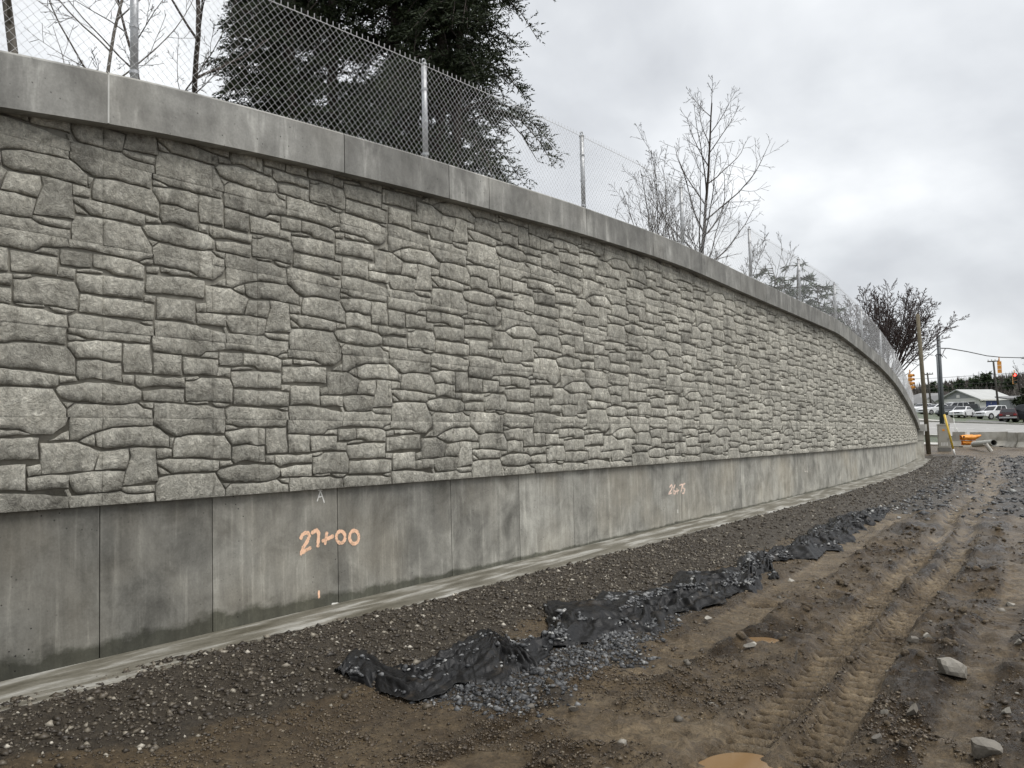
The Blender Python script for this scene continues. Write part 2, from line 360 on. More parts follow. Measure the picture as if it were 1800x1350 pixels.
# ------------------------------------------------------------------ stones
TILE = [[(18,588),(607,588),(607,535),(475,535),(315,525),(203,497),(117,457),(72,435),(21,441),(21,508)],[(-162,424),(-50,423),(60,430),(151,395),(227,365),(203,309),(180,238),(61,235),(-92,224),(-155,222),(-161,324)],[(-243,276),(-161,292),(-160,217),(-235,212)],[(-238,207),(-155,216),(-38,217),(20,214),(20,126),(-102,127),(-234,121),(-240,162)],[(83,432),(185,480),(192,394),(145,406)],[(191,482),(315,520),(475,529),(612,534),(665,509),(733,460),(736,384),(624,390),(504,394),(393,387),(310,381),(262,379),(200,397)],[(230,362),(316,366),(426,379),(432,320),(410,232),(316,239),(186,238),(209,308)],[(22,214),(180,230),(316,227),(401,221),(389,157),(377,97),(316,89),(146,88),(62,90),(28,142),(20,176)],[(431,381),(532,385),(630,378),(632,300),(641,192),(653,143),(532,133),(382,125),(409,223),(448,326)],[(382,115),(532,117),(624,118),(624,70),(504,64),(398,75),(377,92)],[(-10,117),(15,123),(40,72),(15,57)],[(40,78),(146,82),(316,83),(371,89),(382,82),(420,64),(532,59),(618,62),(615,0),(316,0),(21,0),(12,55)],[(610,588),(1199,588),(1195,475),(984,481),(877,476),(778,460),(706,488),(647,531),(612,547)],[(739,452),(775,452),(757,378),(739,378)],[(635,375),(706,376),(754,367),(754,313),(635,305)],[(785,449),(877,465),(984,470),(1195,463),(1255,387),(1258,282),(1081,290),(952,305),(858,302),(766,307),(763,362)],[(638,291),(766,296),(952,291),(1150,274),(1149,211),(1129,194),(1015,199),(888,195),(760,192),(706,230),(641,262)],[(647,246),(742,190),(659,186)],[(1153,274),(1255,271),(1275,241),(1156,222)],[(659,167),(766,181),(920,186),(1113,183),(1199,53),(1199,0),(629,0),(629,112)],[(1206,588),(1791,588),(1783,534),(1626,531),(1508,531),(1336,530),(1267,550),(1209,553)],[(1209,544),(1267,539),(1336,518),(1266,507),(1208,504)],[(1212,492),(1350,512),(1493,524),(1577,516),(1576,391),(1506,383),(1406,402),(1266,387),(1208,460)],[(1269,375),(1405,391),(1506,374),(1569,379),(1578,246),(1476,252),(1383,267),(1285,243),(1262,285)],[(1588,519),(1787,525),(1800,320),(1699,319),(1594,315),(1580,409)],[(1163,207),(1334,236),(1476,237),(1660,225),(1721,192),(1720,131),(1622,99),(1504,96),(1333,110),(1230,109),(1169,127),(1129,180)],[(1172,103),(1253,99),(1206,61)],[(1257,93),(1503,84),(1607,93),(1689,105),(1735,69),(1801,59),(1800,0),(1202,0),(1209,50)],[(1586,300),(1669,301),(1664,237),(1582,243)],[(1676,304),(1807,304),(1934,295),(2061,307),(2060,231),(1933,232),(1814,229),(1721,208),(1676,237)],[(1725,192),(1893,214),(2056,215),(2054,116),(1892,120),(1736,124),(1732,161)],[(1701,110),(1813,114),(1809,71),(1743,78)],[(1803,588),(2397,588),(2414,540),(2352,523),(2238,510),(2185,467),(2018,471),(1896,475),(1810,481)],[(1813,469),(2034,465),(2041,321),(1935,317),(1811,316)],[(2190,464),(2242,503),(2347,510),(2342,463)],[(2047,455),(2346,453),(2335,331),(2205,330),(2053,324)],[(2360,513),(2565,520),(2567,425),(2471,412),(2359,413)],[(2349,397),(2457,396),(2451,325),(2331,328)],[(2069,307),(2170,318),(2183,305),(2119,280),(2069,282)],[(2069,275),(2136,280),(2204,311),(2446,309),(2477,251),(2470,128),(2288,135),(2067,131)],[(2067,122),(2253,133),(2262,117),(2133,109)],[(2283,125),(2456,118),(2393,88),(2331,94)],[(1821,111),(2054,106),(2125,101),(2253,104),(2331,81),(2397,84),(2408,0),(1812,0)],[(2402,588),(3008,588),(3002,560),(2931,541),(2901,520),(2706,534),(2537,540),(2414,533)],[(2906,517),(2961,545),(3012,549),(3011,513),(2940,503)],[(2578,520),(2706,523),(2861,517),(2945,492),(2943,400),(2722,399),(2675,424),(2572,431)],[(2466,395),(2590,411),(2675,403),(2609,390),(2466,379)],[(2465,369),(2703,386),(2943,383),(2935,252),(2700,248),(2486,248),(2460,319)],[(2490,234),(2700,231),(2934,231),(3020,225),(3017,112),(2912,109),(2697,108),(2479,114),(2484,164)],[(2946,287),(3032,289),(3025,239),(2940,242)],[(2911,92),(3007,106),(3006,77),(2951,76)],[(2461,101),(2697,94),(2891,82),(2951,66),(3011,70),(3010,0),(2414,0),(2411,77)],[(3013,588),(3608,588),(3595,536),(3537,498),(3514,476),(3391,476),(3316,513),(3052,520),(3017,520)],[(2960,492),(3057,506),(3056,456),(2959,449)],[(3073,506),(3294,506),(3390,478),(3208,466),(3072,470)],[(2959,435),(3102,441),(3207,455),(3428,458),(3428,318),(3204,318),(2956,305)],[(3042,285),(3350,292),(3350,125),(3178,134),(3033,122)],[(3023,116),(3199,119),(3316,111),(3616,73),(3614,0),(3020,0)],[(-111,435),(16,503),(19,441)]]
TW, TH = 3.6, 0.588
def clip_poly(P, f):
    """keep the side where f(p) > 0"""
    o = []
    for i in range(len(P)):
        a, b = P[i], P[(i + 1) % len(P)]; fa, fb = f(a), f(b)
        if fa > 0: o.append(a)
        if (fa > 0) != (fb > 0):
            k = fa / (fa - fb); o.append((a[0] + (b[0] - a[0]) * k, a[1] + (b[1] - a[1]) * k))
    return o
def seg_dist(P, Q):
    A = Q; B = np.roll(Q, -1, 0); AB = B - A; L = np.maximum((AB ** 2).sum(1), 1e-12)
    t_ = np.clip(((P[:, None] - A[None]) * AB[None]).sum(2) / L[None], 0, 1)
    return np.sqrt((((A[None] + t_[..., None] * AB[None]) - P[:, None]) ** 2).sum(2)).min(1)
def inside(P, Q):
    x, y = P[:, 0][:, None], P[:, 1][:, None]; A = Q; B = np.roll(Q, -1, 0)
    c = ((A[None, :, 1] > y) != (B[None, :, 1] > y)) & (x < (B[None, :, 0] - A[None, :, 0]) * (y - A[None, :, 1]) / np.where(abs(B[None, :, 1] - A[None, :, 1]) < 1e-9, 1e-9, B[None, :, 1] - A[None, :, 1]) + A[None, :, 0])
    return c.sum(1) % 2 == 1
SEAMS = [-3.5, -2.3, -1.13, -0.28, 0.575, 0.99, 1.86, 2.47, 3.41, 4.22, 5.03, 5.80, 6.65, 7.5, 8.3, 9.0, 9.9, 10.75, 11.6, 12.7, 13.9] + [15.0 + 1.13 * k for k in range(20)]
def stone_shape(poly, seed):
    """poly in metres (u, v) -> verts (u, v, w), triangles"""
    r = np.random.default_rng(seed)
    P = np.array(poly, float)
    area = 0.5 * np.sum(P[:, 0] * np.roll(P[:, 1], -1) - np.roll(P[:, 0], -1) * P[:, 1])
    if abs(area) < 2.5e-4: return None
    if area < 0: P = P[::-1]
    Q = []; bord = []
    for i in range(len(P)):
        a, b = P[i], P[(i + 1) % len(P)]; L = np.linalg.norm(b - a)
        if L < 1e-4: continue
        e = (a[1] < 0.002 and b[1] < 0.002) or (a[1] > TH - 0.002 and b[1] > TH - 0.002) or (abs(a[0] - b[0]) < 1e-6 and min(abs(a[0] - q) for q in SEAMS) < 1e-4)
        k = max(1, int(round(L / 0.05)))
        nrm = np.array([-(b - a)[1], (b - a)[0]]) / L
        for j in range(k):
            q = a + (b - a) * j / k
            if j and not e: q = q + nrm * r.normal(0, 0.0028)
            Q.append(q); bord.append(e)
    Q = np.array(Q); n = len(Q)
    if n < 3: return None
    E1 = np.roll(Q, -1, 0) - Q; N1 = np.stack([-E1[:, 1], E1[:, 0]], 1) / np.maximum(np.linalg.norm(E1, axis=1, keepdims=True), 1e-9)
    d = np.where(bord, 0.0010, 0.0018)
    O = np.zeros_like(Q)
    for i in range(n):
        a, b = N1[i - 1], N1[i]; da, db = d[i - 1], d[i]
        det = a[0] * b[1] - a[1] * b[0]
        if abs(det) < 0.25: o = (a * da + b * db) / 2
        else: o = np.array([(da * b[1] - db * a[1]) / det, (a[0] * db - b[0] * da) / det])
        l = np.linalg.norm(o)
        if l > 0.02: o *= 0.02 / l
        O[i] = o
    Q2 = Q + O
    per = np.linalg.norm(E1, axis=1).sum(); inr = 2 * abs(area) / per
    bv = min(0.006, 0.35 * inr)
    inn = np.roll(N1, 1, 0) + N1; inn /= np.maximum(np.linalg.norm(inn, axis=1, keepdims=True), 1e-9)
    pts = [Q2 + inn * bv]
    g = 0.04
    x0, y0 = Q2.min(0); x1, y1 = Q2.max(0)
    gx, gy = np.meshgrid(np.arange(x0 + g / 2, x1, g), np.arange(y0 + g / 2, y1, g)); G = np.stack([gx.ravel(), gy.ravel()], 1)
    if len(G): pts.append(G + r.uniform(-0.35, 0.35, G.shape) * g)
    I = np.concatenate(pts); ok = inside(I, Q2); I = I[ok]
    if len(I):
        dd = seg_dist(I, Q2); I = I[dd > bv * 0.75]
    allp = np.concatenate([Q2, I]) if len(I) else Q2
    try:
        res = delaunay_2d_cdt([Vector(p) for p in allp], [(i, (i + 1) % n) for i in range(n)], [], 1, 1e-5)
    except Exception:
        return None
    VV = np.array([(v[0], v[1]) for v in res[0]]); T = np.array([f for f in res[2] if len(f) == 3])
    if len(T) == 0: return None
    dist = seg_dist(VV, Q2)
    # do not round over at the form lines, where the stone runs on
    db = np.minimum(np.where(VV[:, 1] < bv, bv, dist), np.where(VV[:, 1] > TH - bv, bv, dist)) if any(bord) else dist
    if any(bord):
        nb = np.array([[q[0], q[1]] for q, e in zip(Q2, bord) if not e])
        nearb = (VV[:, 1] < bv * 1.01) | (VV[:, 1] > TH - bv * 1.01)
        db = np.where(nearb & (dist < bv), bv * 0.8, dist)
    rise = smooth01(db / (bv * 1.3))
    cx_, cy_ = VV.mean(0); tx, ty = r.normal(0, 0.018, 2)
    rough = fbm(VV[:, 0] * 13 + seed * 3.1, VV[:, 1] * 14 + seed * 1.7, 2, seed % 97) * 0.0055
    w = -0.006 + rise * (0.010 + r.uniform(-0.003, 0.003) + np.clip((VV[:, 0] - cx_) * tx + (VV[:, 1] - cy_) * ty, -0.004, 0.004) + rough)
    top = np.column_stack([VV, w])
    k = len(top); wq = np.interp(0, [0, 1], [0, 0])
    # side walls
    dv = ((VV[None] - Q2[:, None]) ** 2).sum(2).argmin(1)
    sideT = np.column_stack([Q2, w[dv]]); sideB = np.column_stack([Q2 - O * 0.3, np.full(n, -0.04)])
    i = np.arange(n); j = (i + 1) % n
    ST = np.concatenate([np.stack([k + i, k + n + i, k + n + j], 1), np.stack([k + i, k + n + j, k + j], 1)])
    a_, b_, c_ = VV[T[:, 0]], VV[T[:, 1]], VV[T[:, 2]]
    flip = ((b_ - a_)[:, 0] * (c_ - a_)[:, 1] - (b_ - a_)[:, 1] * (c_ - a_)[:, 0]) < 0
    T[flip] = T[flip][:, ::-1]
    return np.concatenate([top, sideT, sideB]), np.concatenate([T, ST])
cache = {}
ROWOFF = [0.0, 2.4, 1.2, 3.0, 0.0, 1.8, 0.6]
stones = []
for row in range(7):
    for tl in range(-4, 12):
        u0 = -0.52 + ROWOFF[row] + tl * TW
        for ti, poly in enumerate(TILE):
            P = [(x / 1000 + u0, y / 1000) for x, y in poly]
            us = [p_[0] for p_ in P]; ua, ub = min(us), max(us)
            if ub < -5.0 or ua > S_END - 0.55: continue
            um = (ua + ub) / 2; zr = zb(um) + row * TH
            top = lambda q: captop(q) - CAPH + 0.06
            hi = [zr + p_[1] - top(p_[0]) for p_ in P]
            if min(hi) > -0.005: continue
            end = ub > S_END - 0.55
            shapes = []
            cut = [q for q in SEAMS if ua + 0.012 < q < ub - 0.012]
            if max(hi) > 0 or end or cut:
                if end: P = clip_poly(P, lambda q: S_END - 0.55 - q[0])
                if len(P) > 2 and max(hi) > 0: P = clip_poly(P, lambda q: top(q[0]) - zr - q[1])
                if len(P) < 3: continue
                for P2 in ([P] if not cut else [clip_poly(P, lambda q: cut[0] - q[0]), clip_poly(P, lambda q: q[0] - cut[0])]):
                    if len(P2) > 2: shapes.append((P2, stone_shape(P2, ti + 1)))
            else:
                if ti not in cache: cache[ti] = stone_shape([(x / 1000, y / 1000) for x, y in poly], ti + 1)
                if cache[ti] is not None: shapes.append((P, (cache[ti][0] + np.array([u0, 0, 0]), cache[ti][1])))
            tone = np.clip(rng.normal(0.5, 0.23), 0, 1)
            for P, sh in shapes:
                if sh is None: continue
                V, F = sh
                zz = V[:, 1] + zb(V[:, 0]) + row * TH
                XYZ = W(V[:, 0], STONE_OFF + V[:, 2], zz)
                a = abs(0.5 * sum(P[i][0] * P[(i + 1) % len(P)][1] - P[(i + 1) % len(P)][0] * P[i][1] for i in range(len(P))))
                c0 = XYZ.mean(0); dist = np.linalg.norm(c0 - CAM)
                q = c0 - CAM; vis = abs((q @ cr) / (q @ cw)) < 0.64
                stones.append((a * vis / dist ** 3, XYZ, F, np.stack([V[:, 0], zz], 1), tone))
stones.sort(key=lambda q: -q[0])
for sc_, XYZ, F, uv_, tn in stones[:300]:
    o = wpart('stone', XYZ, F, M['stone'], False, uv_, {'tone': np.full(len(XYZ), tn)})
VV = []; FF = []; UU = []; TT = []; n = 0
for sc_, XYZ, F, uv_, tn in stones[300:]:
    VV.append(XYZ); FF.append(F + n); UU.append(uv_); TT.append(np.full(len(XYZ), tn)); n += len(XYZ)
o = wpart('stone_field', np.concatenate(VV), np.concatenate(FF), M['stone'], False, np.concatenate(UU), {'tone': np.concatenate(TT)}); o['kind'] = 'stuff'
print('stones', len(stones), 'tris', sum(len(q[2]) for q in stones))

# end block where the wall turns to the viewer
pe = W(S_END, 0, 0); he = math.radians(66)
def eb(name, o0, o1, l, z0, z1, mat, tn):
    ex, ey = math.sin(he), math.cos(he); nx, ny = math.cos(he), -math.sin(he)
    c0 = W(S_END, BASE_OFF, 0)
    V = [(c0[0] + ex * a + nx * b, c0[1] + ey * a + ny * b, z) for z in (z0, z1) for a, b in ((0, o0), (l, o0), (l, o1), (0, o1))]
    V = np.array(V); F = [(3, 2, 1, 0), (4, 5, 6, 7), (0, 1, 5, 4), (1, 2, 6, 5), (2, 3, 7, 6), (3, 0, 4, 7)]
    uv_ = np.array([(q[0], q[2]) for q in V]); at_ = {'tone': np.full(8, tn), 'damp': np.zeros(8)}
    return wpart(name, V, F, mat, False, uv_, at_)
eb('end_block', -0.4, 0.0, 0.46, foot(36) - 0.02, 0.79, M['base'], 0.85)
eb('end_block', -0.4, 0.03, 0.45, 0.794, 1.17, M['base'], 0.75)
eb('end_coping', -0.42, 0.14, 0.52, 1.174, 1.47, M['coping'], 0.8)
# plain strip between the stone field and the end
strip_box('end_strip', S_END - 0.55, S_END - 0.002, STONE_OFF + 0.004, 0.0, lambda s: zb(s), lambda s: captop(s) - CAPH + 0.03, M['base'], 0.8, 0.2)
# footing
s = np.arange(-8.5, S_END + 0.9, 0.2); n = len(s)
prof_ = [(0.0, 0.0), (0.62, -0.012), (0.64, -0.03), (0.64, -0.35), (0.0, -0.35)]
V = np.concatenate([W(s, o, foot(s) + dz + (0 if o < .1 else 0.006 * fbm(s * 1.3, s * 0, 3, 5))) for o, dz in prof_]); R = len(prof_)
uv_ = np.concatenate([np.stack([s, np.full(n, o)], 1) for o, dz in prof_])
F = [(r * n + i, r * n + i + 1, ((r + 1) % R) * n + i + 1, ((r + 1) % R) * n + i) for r in range(R) for i in range(n - 1)]
F.append(tuple(r * n + n - 1 for r in range(R)))
wpart('footing', V, F, M['footing'], False, uv_)

# spray-painted marks on the base
def strokes(name, lines, mat, width, org, scale, label):
    """lines in pixels of an enlarged detail; width in metres"""
    sp = Soup()
    for L in lines:
        P = np.array([to_wall(org[0] + x / scale, org[1] + y / scale, BASE_OFF) for x, y in L])
        # resample smoothly
        tt = np.linspace(0, len(P) - 1, (len(P) - 1) * 5 + 1); Q = np.stack([np.interp(tt, range(len(P)), P[:, k]) for k in (0, 1)], 1)
        T = np.gradient(Q, axis=0); T /= np.maximum(np.linalg.norm(T, axis=1, keepdims=True), 1e-9); N = np.stack([-T[:, 1], T[:, 0]], 1)
        # round ends
        wv = np.full(len(Q), width / 2); wv[0] *= 0.5; wv[-1] *= 0.5; wv *= 1 + 0.18 * rng.normal(size=len(Q)).clip(-1, 1)
        a = Q + N * wv[:, None]; b = Q - N * wv[:, None]; k = len(Q)
        sp_off = BASE_OFF + 0.0012 + 0.0003 * len(sp.V)
        V = np.concatenate([W(a[:, 0], sp_off, a[:, 1]), W(b[:, 0], sp_off, b[:, 1])]) - WO
        i = np.arange(k - 1); sp.add(V, np.stack([i, i + 1, k + i + 1, k + i], 1))
    o = sp.build(name, mat, wall); o['label'] = label
    return o
def oval(cx_, cy_, rx, ry, n=14): return [(cx_ + rx * math.cos(a * 2 * math.pi / n), cy_ + ry * math.sin(a * 2 * math.pi / n)) for a in range(n + 1)]
o1 = (500, 840)
strokes('painted_station_number', [[(100, 390), (112, 362), (130, 348), (152, 348), (158, 368), (142, 405), (118, 440), (102, 490)], [(104, 478), (140, 455), (170, 440)],
    [(168, 352), (205, 328), (216, 352), (213, 400), (210, 440)], [(268, 340), (262, 382), (256, 424)], [(234, 402), (275, 384), (312, 366)],
    oval(355, 375, 28, 38), oval(440, 375, 30, 42)], M['orange_paint'], 0.032, o1, 3.6, 'orange spray-painted 27+00 on the base')
strokes('painted_letter', [[(212, 79), (240, 79)], [(227, 80), (216, 118), (206, 150)], [(227, 82), (240, 120), (252, 158)], [(213, 122), (240, 116)]], M['white_paint'], 0.012, o1, 3.6, 'white painted letter A under a short bar')
strokes('painted_dot', [[(218, 712), (217, 735), (219, 762)]], M['orange_paint'], 0.02, o1, 3.6, 'small orange paint dab near the footing')
strokes('painted_bracket', [[(299, 826), (302, 796), (345, 793)]], M['white_paint'], 0.012, o1, 3.6, 'small white painted corner mark at the footing')
strokes('painted_dab', [[(218, 843), (237, 830), (258, 838)]], M['white_paint'], 0.018, o1, 3.6, 'small white paint dab at the footing')
o2 = (1000, 760)
strokes('painted_station_number', [[(636, 348), (650, 332), (655, 345), (645, 368), (630, 388), (652, 384)], [(672, 330), (660, 360), (660, 388), (672, 388), (674, 372), (662, 370)], [(683, 352), (685, 392)], [(676, 374), (696, 366)],
    [(698, 336), (718, 328), (708, 380)], [(736, 322), (720, 332), (720, 352), (734, 360), (728, 384), (716, 386)]], M['pale_paint'], 0.026, o2, 3.6, 'pale spray-painted 26+75 on the base')
strokes('painted_dot', [[(688, 488), (689, 512)]], M['white_paint'], 0.02, o2, 3.6, 'pale paint dab under the 26+75')
strokes('painted_faint_mark', [[(1496, 200), (1492, 246), (1512, 250)], [(1508, 215), (1506, 262)], [(1522, 215), (1530, 250)], [(1530, 350), (1532, 372)]], M['faint_paint'], 0.03, o2, 3.6, 'faded spray-painted mark on the far base')
# ------------------------------------------------------------------ ground
t = NT('muddy_ground'); p = t.pos(); g = t.attr('gravel'); w_ = t.attr('wet'); gr = t.attr('grass')
big = t.noise(p, 0.9, 5, 0.6); mid = t.noise(p, 6.0, 6, 0.65); fine = t.noise(p, 38.0, 6, 0.7); vf = t.noise(p, 160.0, 3, 0.6)
mud = t.ramp(t.math('ADD', t.math('MULTIPLY', big, 0.5), t.math('MULTIPLY', mid, 0.5)), [(0.3, (0.052, 0.035, 0.019)), (0.5, (0.108, 0.077, 0.042)), (0.68, (0.20, 0.148, 0.085))])
mud = t.mix(t.math('MULTIPLY', t.attr('track'), 0.95), mud, t.ramp(mid, [(0.35, (0.175, 0.128, 0.073)), (0.65, (0.34, 0.265, 0.168))]))
mud = t.mix(0.85, mud, t.ramp(fine, [(0.3, 0.45), (0.5, 1.0), (0.72, 1.45)]), 'MULTIPLY')
cl = t.noise(p, 15.0, 9, 0.78, 0.5)
mud = t.mix(0.9, mud, t.ramp(cl, [(0.32, 0.4), (0.46, 0.85), (0.58, 1.1), (0.72, 1.6)]), 'MULTIPLY')
mud = t.mix(t.attr('clod'), mud, t.mix(1.0, mud, (0.5, 0.46, 0.42), 'MULTIPLY'))
gravc = t.ramp(fine, [(0.3, (0.024, 0.018, 0.012)), (0.55, (0.062, 0.049, 0.033)), (0.75, (0.12, 0.10, 0.072))])
cmix = t.mix(t.ramp(t.math('ADD', g, t.math('MULTIPLY', t.math('SUBTRACT', mid, 0.5), 0.8)), [(0.4, 0.0), (0.6, 1.0)]), mud, gravc)
wetc = t.mix(1.0, cmix, (0.46, 0.43, 0.39), 'MULTIPLY')
wf = t.ramp(t.math('ADD', w_, t.math('MULTIPLY', t.math('SUBTRACT', mid, 0.5), 0.35)), [(0.3, 0.0), (0.65, 1.0)])
cmix = t.mix(wf, cmix, wetc)
grass = t.ramp(mid, [(0.3, (0.035, 0.055, 0.018)), (0.7, (0.085, 0.11, 0.045))])
cmix = t.mix(gr, cmix, grass)
h = t.math('ADD', t.math('ADD', t.math('MULTIPLY', fine, 0.7), t.math('MULTIPLY', cl, 1.3)), t.math('ADD', t.math('MULTIPLY', mid, 0.9), t.math('MULTIPLY', vf, 0.35)))
M['ground'] = t.done(cmix, t.ramp(wf, [(0, 0.42), (1, 0.2)]), t.bump(h, 0.9, 0.045), spec=0.5)

def wall_so(x, y):
    """distance along the wall and off it"""
    sh = x.shape; x = x.ravel(); y = y.ravel(); S = np.empty(len(x)); D = np.empty(len(x))
    PX, PY, PS, PH = X_[::5], Y_[::5], S_[::5], HD_[::5]
    for a in range(0, len(x), 40000):
        b = slice(a, a + 40000)
        d2 = (x[b, None] - PX) ** 2 + (y[b, None] - PY) ** 2; j = d2.argmin(1)
        ex = x[b] - PX[j]; ey = y[b] - PY[j]; sh_, ch_ = np.sin(PH[j]), np.cos(PH[j])
        S[b] = PS[j] + ex * sh_ + ey * ch_; D[b] = ex * ch_ - ey * sh_
    return S.reshape(sh), D.reshape(sh)
_zy = [0, 20, 30, 42, 46, 56, 75, 80, 98, 130, 200, 400, 3000]
_zl = [0, 0, 0.02, 0.19, 0.34, 0.76, 1.46, 1.62, 2.3, 2.9, 3.4, 4.0, 4.0]
_zr = [0, 0, 0.03, 0.15, 0.06, 0.42, 1.0, 1.15, 1.42, 1.9, 2.5, 4.0, 4.0]
def far_z(x, y):
    a = np.clip((x / np.maximum(y, 1) - 0.49) / 0.115, -0.6, 1.3)
    return np.interp(y, _zy, _zl) * (1 - a) + np.interp(y, _zy, _zr) * a
VISW = ([-9, -1, -0.26, 0.3, 0.9, 1.7, 2.6, 4.7, 8, 16, 23, 37], [0.44, 0.44, 0.40, 0.45, 0.52, 0.57, 0.64, 0.66, 0.66, 0.66, 0.66, 0.67])
def track_d(s): return np.interp(s, [-5, 1.26, 4.3, 6.8, 15.8, 30], [4.1, 3.97, 3.85, 3.72, 3.1, 2.6])
PUDDLES = [((1.03, 4.15), 0.20, 0.15, 0.9), ((1.82, 6.6), 0.2, 0.12, 0.3), ((2.2, 7.68), 0.16, 0.07, 0.2)]
def ground_fields(x, y, detail=True):
    S, D = wall_so(x, y)
    z = far_z(x, y)
    near = np.clip(1 - (y - 26) / 18, 0, 1)
    vis = np.interp(S, *VISW) + 0.05 * fbm(S * 3.0, D * 3, 3, 3)
    f0 = foot(np.clip(S, -9, 37))
    berm = (f0 - 0.012) * smooth01((2.1 - D) / (2.1 - 0.6))
    endf = np.clip(1 - (S - 37.2) / 1.2, 0, 1)
    z = z + berm * near * endf * (S < 40)
    inner = smooth01((vis - D) / 0.06)
    z = z - inner * 0.12 * (D > -3) * (S < 37.6)
    # rutted mud
    rough = fbm(x * 0.8, y * 0.8, 3, 11) * 0.05 + fbm(x * 2.6, y * 2.6, 4, 12) * 0.055
    clod = np.maximum(fbm(x * 6.0, y * 6.0, 3, 14), 0) * 0.10 + fbm(x * 16, y * 16, 3, 15) * 0.026
    mudzone = smooth01((D - 2.3) / 0.7) * near
    z = z + (rough * 0.35 + 0.01 * fbm(x * 14, y * 14, 2, 16)) * near * (1 - mudzone) + mudzone * (rough + clod * 0.9)
    wet = smooth01(fbm(x * 1.6, y * 1.6, 4, 21) * 1.9 + 0.42) * mudzone * 0.7
    trk = np.zeros_like(x)
    for off, wid, dep, amp in ((0.0, 0.15, 0.06, 0.03), (0.33, 0.14, 0.06, 0.03), (0.98, 0.15, 0.035, 0.014), (-0.9, 0.2, 0.02, 0.008)):
        dd = D - track_d(S) - off - 0.05 * np.sin(S * 0.8 + off * 3)
        k = smooth01((wid - abs(dd)) / 0.06) * near * (0.75 + 0.5 * fbm(S * 0.5 + off * 9, 0 * S, 2, 31)) * (1.0 if off in (0.0, 0.33) else 0.7)
        k = np.clip(k, 0, 1)
        lug = np.sin((S + abs(dd) * 0.35) * 2 * math.pi / 0.125) * amp
        z = z * (1 - 0.92 * k) + k * (-dep + 0.3 * rough * 0.3 + lug)
        z = z + 0.04 * np.exp(-((abs(dd) - wid - 0.07) / 0.07) ** 2) * near * mudzone * (0.6 + fbm(S * 4, dd * 4, 2, 33))
        trk = np.maximum(trk, k); wet = np.where(k > 0.3, wet * (1 - k), wet); wet = np.maximum(wet, k * smooth01(0.35 - lug / amp * 0.9) * (1.15 if off in (0.0, 0.33) else 0.8))
    trk = trk * np.clip(0.75 + 1.2 * fbm(x * 2.2, y * 2.2, 3, 35), 0, 1)
    wav = smooth01(1 - np.hypot((x - 0.75), (y - 4.35)) / 1.0)
    trk = np.maximum(trk, 0.8 * wav * np.clip(0.6 + 1.3 * fbm(x * 2, y * 3, 3, 43), 0, 1)); z = z + wav * 0.012 * np.sin(y * 26 + 6 * fbm(x * 1.5, y * 1.5, 2, 41))
    for (cx_, cy_), a, b, rot in PUDDLES:
        ex = (x - cx_) * math.cos(rot) + (y - cy_) * math.sin(rot); ey = -(x - cx_) * math.sin(rot) + (y - cy_) * math.cos(rot)
        q = np.sqrt((ex / a) ** 2 + (ey / b) ** 2) + 0.5 * fbm(x * 5, y * 5, 3, 51)
        k = smooth01(1.6 - q); z = z * (1 - k * 0.85) + k * (-0.055) + 0; wet = np.maximum(wet, k)
    # gravel: band along the wall, patch by the fabric, far hard standing
    gmask = smooth01((np.interp(S, [-2, 0.0, 0.8, 4], [1.75, 1.7, 1.95, 2.1]) + 0.45 * fbm(S * 1.6, D * 2, 3, 61) - D) / 0.5) * (S < 38)
    far_g = smooth01((S - 11.5 + 2.5 * fbm(x * 0.4, y * 0.4, 3, 62)) / 3.0) * smooth01((36 - y) / 3)
    far_g *= 1 - 0.85 * np.exp(-((D - track_d(S) - 0.1) / 0.55) ** 2)
    blue = smooth01((3.05 - 0.12 * (S - 1.0) + 0.3 * fbm(x * 2, y * 2, 3, 63) - D) / 0.3) * smooth01((D - 1.8) / 0.3) * smooth01((S - 0.45) / 0.4) * smooth01((4.6 - S) / 0.8)
    gravel = np.clip(np.maximum(np.maximum(gmask * 0.9, far_g * 0.8), blue), 0, 1)
    grass = smooth01((y - 46) / 2.0) * 0.9 + 0.0
    clodf = np.clip(clod * 16 + 0.9 * fbm(x * 1.3, y * 1.3, 3, 45), 0, 1) * mudzone * (1 - np.clip(trk * 1.5, 0, 1))
    return z, S, D, gravel, wet, grass, blue, far_g, mudzone, trk, clodf
def spaced(a, b, d0, grow, far):
    o = list(np.arange(a, b, d0)); d = d0
    while o[-1] < far: d *= grow; o.append(o[-1] + d)
    return o
gx = np.array(sorted([-q - 3.4 for q in spaced(0, 0.05, 0.05, 1.16, 900)][1:] + spaced(-3.4, 3.6, 0.029, 1.018, 60)))
_t = gx[-1]; d = 1.2
ext = []
while _t < 1500: d *= 1.2; _t += d; ext.append(_t)
gx = np.concatenate([gx, ext])
gy = np.array(sorted([2.6 - q for q in spaced(0, 0.05, 0.1, 1.25, 60)][1:] + spaced(2.6, 8.0, 0.029, 1.017, 140)))
_t = gy[-1]; d = 2.5; ext = []
while _t < 3000: d *= 1.2; _t += d; ext.append(_t)
gy = np.concatenate([gy, ext])
GX, GY = np.meshgrid(gx, gy)
z, GS, GD, grv, wet, grs, blue, farg, mudz, trk, clodf = ground_fields(GX, GY)
z = np.where((GD < -0.15) & (GS < S_END + 0.4), np.minimum(z, 0.0) - 0.35, z)
nx_, ny_ = len(gx), len(gy); idx = np.arange(nx_ * ny_).reshape(ny_, nx_)
F = np.stack([idx[:-1, :-1], idx[:-1, 1:], idx[1:, 1:], idx[1:, :-1]], -1).reshape(-1, 4)
